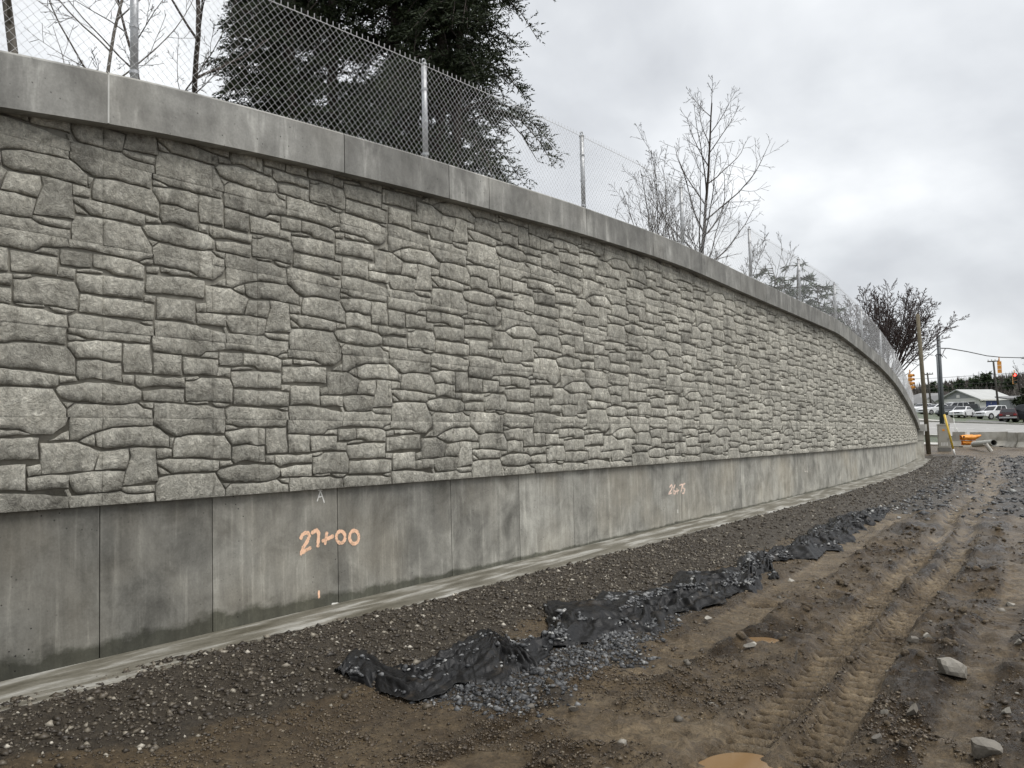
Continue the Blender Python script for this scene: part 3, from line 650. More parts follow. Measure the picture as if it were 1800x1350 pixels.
ground = npmesh('ground', np.stack([GX.ravel(), GY.ravel(), z.ravel()], 1), F, M['ground'], None, True, attrs={'gravel': grv.ravel(), 'wet': wet.ravel(), 'grass': grs.ravel(), 'track': trk.ravel(), 'clod': clodf.ravel()})
tag(ground, kind='structure'); print('ground', len(F))
def gz(x, y):
    x = np.atleast_1d(np.asarray(x, float)); y = np.atleast_1d(np.asarray(y, float))
    z_ = ground_fields(x, y)[0]; return z_ if len(z_) > 1 else float(z_[0])
def gpt(px, py, z0=0.0):
    d = ray(px, py); q = CAM + d * ((z0 - EYE) / d[2]); 
    for _ in range(3): q = CAM + d * ((gz(q[0], q[1]) - EYE) / d[2])
    return q
# puddle water
t = NT('muddy_water'); t.b.inputs['Base Color'].default_value = (0.24, 0.145, 0.065, 1)
M['water'] = t.done((0.2, 0.125, 0.06), 0.06, spec=0.5)
for (cx_, cy_), a, b, rot in PUDDLES:
    th = np.linspace(0, 2 * math.pi, 60, endpoint=False); V = [(cx_, cy_, 0)]
    for q in th:
        ex, ey = a * 1.35 * math.cos(q), b * 1.35 * math.sin(q); V.append((cx_ + ex * math.cos(rot) - ey * math.sin(rot), cy_ + ex * math.sin(rot) + ey * math.cos(rot), 0))
    o = npmesh('puddle', np.array(V) + np.array([0, 0, -0.036]), [(0, i + 1, (i + 1) % 60 + 1) for i in range(60)], M['water']); tag(o, kind='structure')

# ------------------------------------------------------------------ gravel and stones
_t = (1 + 5 ** 0.5) / 2
ICO_V = np.array([(-1, _t, 0), (1, _t, 0), (-1, -_t, 0), (1, -_t, 0), (0, -1, _t), (0, 1, _t), (0, -1, -_t), (0, 1, -_t), (_t, 0, -1), (_t, 0, 1), (-_t, 0, -1), (-_t, 0, 1)]) / 1.902
ICO_F = np.array([(0, 11, 5), (0, 5, 1), (0, 1, 7), (0, 7, 10), (0, 10, 11), (1, 5, 9), (5, 11, 4), (11, 10, 2), (10, 7, 6), (7, 1, 8), (3, 9, 4), (3, 4, 2), (3, 2, 6), (3, 6, 8), (3, 8, 9), (4, 9, 5), (2, 4, 11), (6, 2, 10), (8, 6, 7), (9, 8, 1)])
OCT_V = np.array([(1, 0, 0), (-1, 0, 0), (0, 1, 0), (0, -1, 0), (0, 0, 1), (0, 0, -1)], float); OCT_F = np.array([(0, 2, 4), (2, 1, 4), (1, 3, 4), (3, 0, 4), (2, 0, 5), (1, 2, 5), (3, 1, 5), (0, 3, 5)])
def rocks(name, P, size, mat, coarse=False, flat=0.62, sink=0.25, tone=None, smooth=False):
    n = len(P); BV, BF = (OCT_V, OCT_F) if coarse else (ICO_V, ICO_F); k = len(BV)
    V = BV[None] * rng.uniform(0.62, 1.2, (n, k, 1))
    sc = np.stack([rng.uniform(0.75, 1.35, n), rng.uniform(0.6, 1.0, n), rng.uniform(0.4, 0.8, n) * flat / 0.62], 1) * (size / 2)[:, None]
    V = V * sc[:, None]
    a = rng.uniform(0, 6.283, n); ti = rng.normal(0, 0.45, n)
    x, y, z_ = V[..., 0].copy(), V[..., 1].copy(), V[..., 2].copy()
    y, z_ = y * np.cos(ti)[:, None] - z_ * np.sin(ti)[:, None], y * np.sin(ti)[:, None] + z_ * np.cos(ti)[:, None]
    V = np.stack([x * np.cos(a)[:, None] - y * np.sin(a)[:, None], x * np.sin(a)[:, None] + y * np.cos(a)[:, None], z_], -1)
    V = V + (P + np.stack([0 * size, 0 * size, size * (0.5 * 0.6 - sink)], 1))[:, None]
    F = BF[None] + (np.arange(n) * k)[:, None, None]
    tn = np.repeat(np.clip(rng.beta(1.6, 2.6, n) if tone is None else tone, 0, 1), k)
    return npmesh(name, V.reshape(-1, 3), F.reshape(-1, 3), mat, None, smooth, attrs={'tone': tn})
def rockmat(name, stops, rough=0.5):
    t = NT(name); p = t.pos(); tn = t.attr('tone')
    c = t.ramp(tn, stops); n = t.noise(p, 40, 4); c = t.mix(0.6, c, t.ramp(n, [(0.3, 0.7), (0.7, 1.2)]), 'MULTIPLY')
    return t.done(c, rough, t.bump(n, 0.4, 0.01), spec=0.5)
M['gravel'] = rockmat('brown_gravel', [(0.0, (0.02, 0.015, 0.01)), (0.4, (0.052, 0.041, 0.028)), (0.62, (0.10, 0.083, 0.06)), (0.8, (0.24, 0.215, 0.17)), (1.0, (0.62, 0.58, 0.5))])
M['crumb'] = rockmat('soil_crumb', [(0.0, (0.03, 0.021, 0.012)), (0.5, (0.072, 0.052, 0.031)), (0.85, (0.14, 0.108, 0.068)), (1.0, (0.30, 0.27, 0.21))])
M['bluegravel'] = rockmat('blue_gravel', [(0.0, (0.012, 0.0125, 0.0135)), (0.4, (0.042, 0.044, 0.047)), (0.75, (0.13, 0.133, 0.135)), (1.0, (0.42, 0.42, 0.40))], 0.6)
M['rock'] = rockmat('field_stone', [(0.0, (0.06, 0.052, 0.042)), (0.5, (0.15, 0.135, 0.112)), (1.0, (0.40, 0.38, 0.33))], 0.6)
def scatter(n, box, dens, minp=0.0):
    """random ground points in box (x0,x1,y0,y1) kept with probability dens(S,D,fields)"""
    x = rng.uniform(box[0], box[1], n); y = rng.uniform(box[2], box[3], n)
    f = ground_fields(x, y); k = rng.uniform(size=n) < dens(x, y, f)
    return np.stack([x[k], y[k], f[0][k]], 1), f[1][k], f[2][k]
# band along the wall, near part
def d_band(x, y, f): return np.clip(f[3] * 1.2, 0, 1) * (f[2] > np.interp(f[1], *VISW) + 0.01) * (f[2] < 2.3) * (f[6] < 0.4)
P, S, D = scatter(95000, (-4.5, 3.0, 3.2, 11.5), d_band); sz = rng.gamma(2.6, 0.0095, len(P)).clip(0.008, 0.08)
o = rocks('gravel', P, sz, M['gravel'], True); tag(o, 'brown wet gravel banked along the concrete footing', 'gravel', kind='stuff'); n1_ = len(P)
P, S, D = scatter(90000, (1.5, 20, 10.5, 36), d_band); sz = rng.gamma(4.0, 0.0095, len(P)).clip(0.015, 0.1)
o = rocks('gravel', P, sz, M['gravel'], True); tag(o, 'brown gravel banked along the far end of the footing', 'gravel', kind='stuff'); n2_ = len(P)
# blue stone by the fabric
P, S, D = scatter(60000, (-1.2, 3.2, 4.4, 9.5), lambda x, y, f: np.clip(f[6] * 1.3 - 0.1, 0, 1) * np.clip(0.75 + 1.2 * fbm(x * 2.5, y * 2.5, 3, 65), 0, 1) * (f[2] > 2.0 + 0.1 * np.sin(f[1] * 3))); sz = rng.gamma(2.6, 0.0105, len(P)).clip(0.009, 0.08)
o = rocks('gravel', P, sz, M['bluegravel'], True); tag(o, 'dark blue grey crushed stone in front of the black fabric', 'gravel', kind='stuff'); n3_ = len(P)
# far crushed stone
P, S, D = scatter(68000, (3.5, 26, 11, 37), lambda x, y, f: np.clip(f[7] * 0.75, 0, 1) * (f[2] > 1.9)); sz = rng.gamma(3.0, 0.022, len(P)).clip(0.02, 0.17)
o = rocks('gravel', P, sz, M['bluegravel'], True, tone=np.clip(rng.beta(2, 2, len(P)), 0, 1)); tag(o, 'grey crushed stone spread over the far roadway', 'gravel', kind='stuff'); n4_ = len(P)
# pebbles and crumbs of soil in the mud
P, S, D = scatter(60000, (-3.5, 8, 2.7, 12), lambda x, y, f: np.clip(np.maximum(f[8], (f[3] < .3) * .8) * (0.3 + 1.3 * np.clip(fbm(x * 0.9, y * 0.9, 3, 71) + 0.15, 0, 1)) * (f[4] < 0.75) * (f[9] < 0.3), 0, 1)); sz = rng.gamma(2.0, 0.011, len(P)).clip(0.008, 0.08)
o = rocks('pebbles', P, sz, M['crumb'], True, 0.5, 0.3); tag(o, 'pebbles and soil crumbs strewn over the rutted mud', 'pebbles', kind='stuff'); n5_ = len(P)
P, S, D = scatter(2600, (-1, 14, 3, 24), lambda x, y, f: f[8] * 0.5 * (f[4] < 0.8)); sz = rng.gamma(2.4, 0.016, len(P)).clip(0.015, 0.14)
o = rocks('pebbles', P, sz, M['rock'], False); tag(o, 'pale stone chips lying on the rutted mud', 'pebbles', kind='stuff'); n6_ = len(P)
print('gravel', n1_, n2_, n3_, n4_, n5_, n6_)

P, S, D = scatter(60000, (-2.9, 2.2, 3.3, 6.0), lambda x, y, f: np.clip(np.maximum(f[8], (f[3] < .35) * 1.0) * (0.25 + 1.6 * np.clip(fbm(x * 3, y * 3, 3, 73) + 0.2, 0, 1)) * (f[4] < 0.75) * (f[9] < 0.3), 0, 1)); sz = rng.gamma(3.0, 0.0045, len(P)).clip(0.005, 0.03)
o = rocks('soil_crumbs', P, sz, M['crumb'], True, 0.7, 0.2); tag(o, 'fine crumbs of soil on the near mud', 'soil', kind='stuff'); print('crumbs', len(P))
P, S, D = scatter(30000, (-1.0, 9, 3.2, 13), lambda x, y, f: np.clip(f[10] * 1.2 - 0.25, 0, 1) * (f[9] < 0.2) * (f[4] < 0.7) * (f[2] > 2.6) * 0.6); sz = rng.gamma(2.2, 0.02, len(P)).clip(0.02, 0.13)
o = rocks('soil_clods', P, sz, M['ground'], False, 0.75, 0.28, smooth=True); tag(o, 'dark clods of churned soil beside the tyre ruts', 'soil', kind='stuff'); print('clods', len(P))
# big rocks, one by one
def big_rock(px, py, wpx, hpx, label, tone, seed, rz=0.0, slab=0.6, sharp=1.0):
    q = gpt(px, py); dist = (q - CAM) @ cw; w = wpx / FPX * dist; h = hpx / FPX * dist
    bm = bmesh.new(); bmesh.ops.create_icosphere(bm, subdivisions=3, radius=1.0)
    r = np.random.default_rng(seed)
    pl = [(Vector(r.normal(size=3)).normalized(), r.uniform(0.35, 0.75)) for _ in range(12)]
    for v in bm.verts:
        for n_, d_ in pl:
            e_ = v.co.dot(n_) - d_
            if e_ > 0: v.co -= n_ * e_ * sharp
        k = 1 + 0.08 * float(fbm(np.array([v.co.x * 3 + seed]), np.array([v.co.y * 3 + v.co.z * 2]), 3, seed)[0]); v.co *= k
    for v in bm.verts: v.co = Vector((v.co.x * w * 0.62, v.co.y * w * slab * 0.62, v.co.z * h * 0.62))
    me = bpy.data.meshes.new('rock'); bm.to_mesh(me); bm.free()
    a_ = me.attributes.new('tone', 'FLOAT', 'POINT'); a_.data.foreach_set('value', np.full(len(me.vertices), tone, np.float32))
    me.materials.append(M['rock']); me.polygons.foreach_set('use_smooth', [False] * len(me.polygons))
    o = bpy.data.objects.new('rock', me); col.objects.link(o); o.location = (q[0], q[1], q[2] + h * 0.04); o.rotation_euler = (r.normal(0, 0.15), r.normal(0, 0.15), rz)
    tag(o, label, 'rock', 'larger rocks on the mud'); return o
big_rock(1676, 1178, 72, 50, 'large slanted pale rock at the right edge of the tracks', 0.62, 3, 0.5, 0.7)
big_rock(1728, 1328, 66, 46, 'grey layered rock near the lower right corner', 0.5, 5, -0.2, 0.8)
big_rock(1541, 1305, 34, 34, 'dark upright slab of rock beside the tyre track', 0.25, 8, 0.9, 0.45)
big_rock(1444, 1190, 28, 14, 'flat light stone lying on the tread marks', 0.8, 11, 0.3)
big_rock(1400, 1152, 14, 22, 'small dark slab on edge left of the tyre track', 0.2, 13, 1.0, 0.4)
big_rock(1632, 1122, 20, 16, 'light stone just up slope from the large slanted rock', 0.75, 17)
big_rock(1602, 1126, 22, 18, 'grey stone left of the light stone above the large rock', 0.35, 19)
big_rock(1771, 1252, 18, 18, 'pale stone at the right edge above the layered rock', 0.8, 23)
big_rock(1776, 1064, 20, 14, 'rounded buff stone at the far right of the mud', 0.7, 29)
big_rock(1790, 1128, 14, 12, 'small pale stone on the right picture edge', 0.85, 31)
big_rock(1318, 1134, 20, 10, 'white chip of stone beside the small puddle', 0.95, 37)
big_rock(1605, 1250, 28, 26, 'thin flat pale stone between the tracks and the corner rock', 0.5, 97, 0.6, 0.5)
big_rock(1552, 1254, 17, 20, 'thin white sliver of stone left of the flat pale one', 0.65, 101, 0.2, 0.5)
big_rock(1010, 1246, 24, 12, 'dark flat stone at the foot of the blue gravel', 0.3, 47)
big_rock(1786, 1215, 44, 20, 'low grey stone on the right edge below the rounded buff stone', 0.45, 53)
big_rock(1476, 1022, 14, 12, 'pale stone between the fabric and the tracks', 0.8, 59)
big_rock(1390, 1022, 12, 9, 'small white stone just below the fabric', 0.95, 61)
big_rock(1245, 1088, 20, 9, 'light grey stone at the edge of the fabric', 0.75, 67)
big_rock(784, 1191, 16, 13, 'pale rock chip sitting on the blue gravel by the fabric', 0.85, 71)

# ------------------------------------------------------------------ black filter fabric
t = NT('black_fabric'); p = t.pos(); n = t.noise(p, 5.0, 5, 0.65); fi = t.noise(p, 90, 3)
c = t.mix(t.ramp(n, [(0.56, 0.0), (0.7, 0.6)]), (0.006, 0.006, 0.0065), (0.045, 0.034, 0.022))
c = t.mix(0.4, c, t.ramp(fi, [(0.3, 0.6), (0.7, 1.3)]), 'MULTIPLY')
M['fabric'] = t.done(c, 0.5, t.bump(t.math('ADD', t.math('MULTIPLY', fi, 0.15), t.noise(p, 14, 4)), 0.5, 0.02), spec=0.3)
def fabric(name, top, bot, label, seed, hump=0.10, bury=0.05):
    """sheet lying between two pixel-traced edges on the ground"""
    A = np.array([gpt(*q) for q in top]); B = np.array([gpt(*q) for q in bot])
    nu, nv = 260, 80
    def rs(P):
        d = np.r_[0, np.cumsum(np.linalg.norm(np.diff(P[:, :2], axis=0), axis=1))]; u = np.linspace(0, d[-1], nu); return np.stack([np.interp(u, d, P[:, k]) for k in (0, 1)], 1), u
    (a, u), (b, _) = rs(A), rs(B)
    v = np.linspace(0, 1, nv)
    wob = fbm(u * 2.2, u * 0 + seed, 4, seed)[:, None]; wob2 = fbm(u * 2.6, u * 0 + seed + 5, 4, seed + 1)[:, None]
    wob = 0.5 * wob + 0.12 * fbm(u * 9, u * 0 + 3, 3, seed + 20)[:, None]; wob2 = 0.5 * wob2 + 0.12 * fbm(u * 9, u * 0 + 8, 3, seed + 21)[:, None]
    vv = v[None] * (1 + 0.6 * wob2 - 0.5 * wob) + 0.5 * wob
    P = a[:, None] * (1 - vv[..., None]) + b[:, None] * vv[..., None]
    # gathered ends
    e_ = np.minimum(u / u[-1], 1 - u / u[-1])[:, None]; pinch = 0.35 + 0.65 * smooth01(e_ / 0.12)
    mid = P.mean(1, keepdims=True); P = mid + (P - mid) * pinch[..., None]
    U = np.repeat(u[:, None], nv, 1); L = np.linalg.norm(a - b, axis=1)[:, None] * v[None]
    f1 = fbm(U * 1.1 + 2 * fbm(U, L * 2, 2, seed + 9), L * 4.5 + seed, 3, seed + 2, 0.4)
    fold = 1 - abs(f1) * 3.6
    f2 = 1 - abs(fbm(U * 3.2 + 2.5 * fbm(U * 1.3, L * 3, 2, seed + 14), L * 9 + 4 * fbm(U * 2, L * 2, 2, seed + 15), 3, seed + 16, 0.45)) * 4.2
    h = np.clip(fold, 0, 1) ** 1.3 * 0.065 + np.clip(f2, 0, 1) ** 1.5 * 0.018 + 0.6 * hump * smooth01(fbm(U * 1.1, L * 1.4, 3, seed + 3) + 0.55) * np.sin(np.pi * v)[None] + 0.02 * fbm(U * 9, L * 12, 2, seed + 4)
    h = h * (0.25 + 0.75 * np.sin(np.pi * np.clip(v, 0.02, 0.98))[None] ** 0.6) + 0.014 * np.random.default_rng(seed).uniform(0.6, 1.0)
    z = gz(P[..., 0].ravel(), P[..., 1].ravel()).reshape(nu, nv)
    z = np.minimum(z, 0.35)
    # parts lie buried under gravel and soil
    h = 0.85 * (h - 0.014) * smooth01(np.minimum(v, 1 - v)[None] / 0.22) + 0.02
    h = h - bury * smooth01((fbm(U * 1.5 + 5, L * 2.6, 3, seed + 30) - 0.16) / 0.2)
    # edges dip under the gravel here and there
    ed = np.minimum(v, 1 - v)[None]; h = h - 0.035 * smooth01(1 - ed / 0.06) * (fbm(U * 2, L, 2, seed + 6) > 0)
    V = np.stack([P[..., 0], P[..., 1], z + h], -1).reshape(-1, 3)
    i = np.arange(nu * nv).reshape(nu, nv); F = np.stack([i[:-1, :-1], i[1:, :-1], i[1:, 1:], i[:-1, 1:]], -1).reshape(-1, 4)
    o = npmesh(name, V, F, M['fabric'], None, True)
    sm = o.modifiers.new('thick', 'SOLIDIFY'); sm.thickness = 0.004
    tag(o, label, 'fabric', 'torn black fabric in front of the wall')
    return V.reshape(nu, nv, 3)
FA = fabric('fabric_sheet', [(566, 1172), (640, 1148), (720, 1168), (790, 1150), (850, 1106), (890, 1138), (965, 1120)], [(640, 1205), (700, 1238), (790, 1222), (840, 1200), (900, 1195), (940, 1185), (975, 1150)], 'leftmost crumpled black fabric sheet nearest the camera', 1, 0.10, 0.035)
FB = fabric('fabric_sheet', [(945, 1125), (965, 1062), (1050, 1050), (1130, 1040), (1200, 1010), (1290, 1000), (1330, 965)], [(960, 1150), (1010, 1135), (1100, 1115), (1200, 1086), (1300, 1046), (1350, 1024), (1375, 1005)], 'long middle black fabric sheet with gravel lying in its folds', 2, 0.13)
FC = fabric('fabric_sheet', [(1310, 975), (1380, 955), (1430, 930), (1475, 912), (1520, 898), (1560, 892)], [(1380, 1000), (1420, 984), (1475, 968), (1520, 932), (1550, 912), (1566, 902)], 'farthest black fabric sheet bunched up by the grey stone', 3, 0.16)
# stone chips on the fabric
PP = []
for V, n_ in ((FA, 260), (FB, 2300), (FC, 1500)):
    nu, nv = V.shape[:2]; u = rng.uniform(0, nu - 1, n_ * 4); v = rng.uniform(0.1, 0.9, n_ * 4) * (nv - 1)
    k = fbm(u * 0.07, v * 0.16, 2, 77) > 0.22
    u, v = u[k][:n_].astype(int), v[k][:n_].astype(int); PP.append(V[u, v] + rng.normal(0, 0.012, (len(u), 3)) * [1, 1, 0])
PP = np.concatenate(PP); sz = rng.gamma(4.0, 0.007, len(PP)).clip(0.01, 0.06)
o = rocks('gravel', PP, sz, M['bluegravel'], False, sink=0.1, tone=np.clip(rng.beta(2.5, 2, len(PP)), 0, 1)); tag(o, 'pale gravel chips lying in the folds of the fabric', 'gravel', kind='stuff')

# ------------------------------------------------------------------ chain-link fence on the coping
fence = empty('chain_link_fence', tuple(W(0, 0, captop(0)))); FO = np.array(fence.location)
tag(fence, 'galvanised chain-link fence with round posts along the top of the wall', 'fence')
PS = [i * 3.17 for i in range(-1, 12)]
FH, PITCH_ = 1.04, 0.0735
def post_mesh(s):
    b = W(s, 0, captop(s)) - FO; mb = MB()
    mb.tube([b + [0, 0, -0.02], b + [0, 0, FH + 0.02]], [0.029, 0.029], 14); o = mb.build('post', M['galv'], fence, True)
    for h in (0.12, 0.46, 0.80):
        k = MB(); k.tube([b + [0, 0, h - 0.012], b + [0, 0, h + 0.012]], [0.034, 0.034], 14); k.build('tie_band', M['galv'], o)
    k = MB(); hd = np.interp(s, S_, HD_); ex = np.array([math.sin(hd), math.cos(hd), 0])
    k.tube([b + [0, 0, FH + 0.015], b + [0, 0, FH + 0.03], b + [0, 0, FH + 0.04]], [0.034, 0.034, 0.02], 14)
    th = np.linspace(-0.4, math.pi + 0.4, 12); k.tube([b + ex * 0.026 * math.cos(a) + np.array([0, 0, FH + 0.055 + 0.028 * math.sin(a)]) for a in th], 0.008, 6)
    k.build('loop_cap', M['galv'], o, True)
    k = MB(); k.tube([b + [0, 0, 0.0], b + [0, 0, 0.012]], [0.06, 0.06], 14); k.build('base_collar', M['galv'], o)
for s in PS: post_mesh(s)
edges = [-3.17 - 2.0] + PS + [36.2]
for a, b in zip(edges[:-1], edges[1:]):
    k0, k1 = math.ceil(2 * a / PITCH_), math.ceil(2 * b / PITCH_); sp = Soup()
    m_ = int(FH / (PITCH_ / 2)); hh = np.arange(m_ + 1) * PITCH_ / 2
    for k in range(k0, k1):
        ph = 1 if k % 2 else -1
        u = k * PITCH_ / 2 + ph * np.where(np.arange(m_ + 1) % 2 == 0, 1, -1) * (PITCH_ / 4 + 0.001)
        o_ = 0.034 + ph * np.where(np.arange(m_ + 1) % 2 == 0, 1, -1) * 0.0022
        # twisted barb above the top wire
        P = W(u, o_, captop(u) + 0.02 + hh)
        P = np.concatenate([P, [P[-1] + [0, 0, 0.035]]])
        V, F = tube_arrays(P - FO, 0.0016, 3); sp.add(V, F)
    sp.build('chain_link_panel', M['wire'], fence)
s = np.arange(edges[0], 36.2, 0.1); mb = MB()
mb.tube(W(s, 0.034, captop(s) + FH - 0.005) - FO, 0.0032, 4, False); mb.build('tension_wire', M['wire'], fence)
mb = MB(); mb.tube(W(s, 0.034, captop(s) + 0.05) - FO, 0.0028, 4, False); mb.build('tension_wire', M['wire'], fence)

# ------------------------------------------------------------------ bank behind the wall
def bank_z(s, o):
    s = np.asarray(s, float); zb_ = captop(np.minimum(s, 33.5)) - 0.12 + np.interp(-o, [0.3, 60], [0.0, 1.5]) * np.clip((33 - s) / 10, 0, 1)
    zb_ = np.where(s < 36.3, np.minimum(zb_, captop(s) - 0.12 + 0.9 * max(0, -o - 0.33)), zb_)
    # beyond the wall end the bank runs out as a grassed slope
    e_ = smooth01((-o - 0.4) / 1.0) * np.clip((52 - s) / 5, 0, 1)
    return np.where(s > 36.3, 0.1 + (zb_ - 0.1) * e_, zb_)
s = np.concatenate([np.arange(-9, 33.1, 0.7), [34, 35, 36.2, 36.5], np.arange(37.5, 53, 1.5)]); of = np.array([-0.33, -0.7, -1.1, -1.6, -2.5, -4, -7, -12, -20, -35, -60])
V = np.concatenate([W(s, o, bank_z(s, o) + (fbm(s * 0.6, s * 0 + o, 2, 81) * 0.1 if o < -1 else 0)) for o in of])
n, m_ = len(s), len(of)
F = np.array([(r * n + i, r * n + i + 1, (r + 1) * n + i + 1, (r + 1) * n + i) for r in range(m_ - 1) for i in range(n - 1)])
t = NT('rough_grass'); p = t.pos(); M['bank'] = t.done(t.ramp(t.noise(p, 5, 6), [(0.3, (0.05, 0.055, 0.025)), (0.7, (0.12, 0.10, 0.055))]), 0.9, t.bump(t.noise(p, 30, 4), 0.8, 0.05))
bank = npmesh('bank', V, F, M['bank'], None, True); tag(bank, kind='structure')

# ------------------------------------------------------------------ trees
def bark(name, a, b):
    t = NT(name); p = t.pos(); n = t.noise(t.mapping(p, (1, 1, 0.25)), 22, 5, 0.65)
    return t.done(t.ramp(n, [(0.3, a), (0.7, b)]), 0.9, t.bump(n, 0.6, 0.02))
M['bark'] = bark('grey_bark', (0.055, 0.048, 0.04), (0.15, 0.135, 0.115)); M['darkbark'] = bark('dark_bark', (0.028, 0.022, 0.018), (0.075, 0.06, 0.05))
M['redbark'] = bark('red_brown_bark', (0.034, 0.024, 0.023), (0.08, 0.056, 0.052))
def leafmat(name, a, b, tr=0.12):
    t = NT(name); tn = t.attr('tone'); c = t.ramp(tn, [(0, a), (1, b)])
    t.done(c, 0.6, spec=0.3); t.b.inputs['Transmission Weight'].default_value = 0.0
    return t.m
M['hemlock'] = leafmat('hemlock_needles', (0.012, 0.019, 0.008), (0.04, 0.055, 0.022)); M['pine'] = leafmat('pine_needles', (0.022, 0.038, 0.018), (0.07, 0.10, 0.045))
def norm(v): return v / max(np.linalg.norm(v), 1e-9)
def grow(sp_t, sp_b, p, d, L, r, lvl, R, c):
    """recursive limb: c = dict(levels, n, ratio, ang, up, wander, rmin)"""
    n = max(3, int(L / c['seg'][min(lvl, len(c['seg']) - 1)])); st = L / n
    pts = [np.array(p, float)]; rad = [r]; d = norm(np.array(d, float)); dirs = [d]
    for i in range(n):
        d = norm(d + R.normal(0, c['wander'] * (1 + 0.4 * lvl), 3) + np.array([0, 0, c['up'][min(lvl, len(c['up']) - 1)] * st]))
        pts.append(pts[-1] + d * st); dirs.append(d); rad.append(max(c['rmin'], r * (1 - (0.72 if lvl == 0 else 0.8) * (i + 1) / n)))
    V, F = tube_arrays(np.array(pts), np.array(rad), 7 if lvl == 0 else (5 if lvl == 1 else 3)); (sp_t if lvl == 0 else sp_b).add(V, F)
    if lvl + 1 >= c['levels']: return
    nb = c['n'][min(lvl, len(c['n']) - 1)]; nb = max(1, int(nb * R.uniform(0.8, 1.2)))
    t0 = c['t0'][min(lvl, len(c['t0']) - 1)]; az = R.uniform(0, 6.28)
    for k in range(nb):
        t_ = t0 + (1 - t0) * (k + R.uniform(0, 0.9)) / nb; i = min(int(t_ * n), n); f = t_ * n - i
        q = pts[i] + (pts[min(i + 1, n)] - pts[i]) * max(0, min(1, f)); dd = dirs[i]
        az += 2.4 + R.normal(0, 0.5); a = math.radians(c['ang'][min(lvl, len(c['ang']) - 1)] + R.normal(0, 8))
        ref = np.array([0, 0, 1.0]) if abs(dd[2]) < 0.9 else np.array([1.0, 0, 0]); e1 = norm(np.cross(dd, ref)); e2 = np.cross(dd, e1)
        nd = dd * math.cos(a) + (e1 * math.cos(az) + e2 * math.sin(az)) * math.sin(a)
        l2 = L * c['ratio'][min(lvl, len(c['ratio']) - 1)] * (1 - 0.62 * (t_ - t0) / (1.001 - t0)) * R.uniform(0.65, 1.2)
        grow(sp_t, sp_b, q, nd, l2, max(c['rmin'], rad[i] * 0.55), lvl + 1, R, c)
def stand(px, Y):
    b = at(px, 600, Y); s_, o_ = wall_so(np.array([b[0]]), np.array([b[1]]))
    b[2] = float(bank_z(s_[0], o_[0])) - 0.08 if o_[0] < -0.3 and s_[0] < 52 else float(far_z(b[0], b[1])) - 0.1
    return b
def bare_tree(name, px, Y, zbase, H, r, c, seed, label, mat, group=None, lean=(0, 0), stems=1, cat='tree', spread=0.5, bole=0.0):
    b = stand(px, Y)
    o = empty(name, tuple(b)); R = np.random.default_rng(seed); T, Bn = Soup(), Soup()
    if bole: V, F = tube_arrays(np.array([(0, 0, 0), (0.03, 0, bole * 0.5), (0, 0, bole + 0.1)]), np.array([0.2, 0.16, 0.17]), 9); T.add(V, F)
    for k in range(stems):
        a = R.uniform(0, 6.28) if stems < 20 else k * 2.399; sp_ = 0 if stems == 1 else (R.uniform(0.08, spread) if stems < 20 else spread * math.sqrt((k + 0.5) / stems))
        q = np.array([math.cos(a), math.sin(a), 0]) * (0 if stems == 1 else R.uniform(0.05, 0.45) if not bole else 0.06) + np.array([0, 0, bole])
        grow(T, Bn, q, (lean[0] + math.cos(a) * sp_, lean[1] + math.sin(a) * sp_, 1), H * (1 if stems == 1 else R.uniform(0.55, 1.0) if stems < 20 else R.uniform(0.85, 1.0)), r, 0, R, c)
    T.build('trunk', mat, o, True); Bn.build('crown', mat, o, False)
    tag(o, label, cat, group); return o
C_SAP = dict(levels=4, n=[19, 9, 5], ratio=[0.46, 0.42, 0.42], ang=[50, 42, 38], up=[0.05, 0.35, 0.25], wander=0.05, rmin=0.0036, t0=[0.14, 0.2, 0.15], seg=[0.3, 0.22, 0.16, 0.12])
C_SHR = dict(levels=4, n=[9, 6, 3], ratio=[0.5, 0.45, 0.4], ang=[28, 35, 35], up=[0.06, 0.2, 0.2], wander=0.07, rmin=0.0036, t0=[0.15, 0.2, 0.2], seg=[0.2, 0.18, 0.12])
C_RED = dict(levels=4, n=[13, 8, 6], ratio=[0.32, 0.42, 0.42], ang=[34, 36, 36], up=[0.02, 0.08, 0.18, 0.3], wander=0.05, rmin=0.009, t0=[0.3, 0.15, 0.15], seg=[0.4, 0.3, 0.22, 0.2])
C_BIG = dict(levels=5, n=[9, 6, 5, 4], ratio=[0.5, 0.5, 0.45, 0.4], ang=[42, 40, 38, 36], up=[0.02, 0.12, 0.1, 0.1], wander=0.06, rmin=0.004, t0=[0.3, 0.25, 0.2, 0.2], seg=[0.4, 0.3, 0.25, 0.2, 0.15])
def zw(px):
    s_, _ = to_wall(px, 700, 0.0); return float(captop(min(s_, 33))) - 0.1
bare_tree('bare_tree', 1230, 20.0, zw(1236), 5.2, 0.055, dict(C_SAP, ratio=[0.56, 0.44, 0.42]), 12, 'leafless young tree with one straight dark trunk behind the fence', M['darkbark'], lean=(0.0, 0))
bare_tree('bare_shrub', 1190, 20.6, zw(1190), 4.3, 0.022, C_SHR, 22, 'leafless many-stemmed shrub left of the straight young tree', M['darkbark'], stems=9, cat='shrub')
bare_tree('bare_shrub', 1140, 19.2, zw(1140), 3.5, 0.018, C_SHR, 23, 'thin leafless shrub farther left of the straight young tree', M['bark'], stems=5, cat='shrub')
bare_tree('bare_shrub', 1262, 20.4, zw(1262), 2.6, 0.016, C_SHR, 24, 'low leafless bush right of the straight young tree', M['darkbark'], stems=8, cat='shrub')
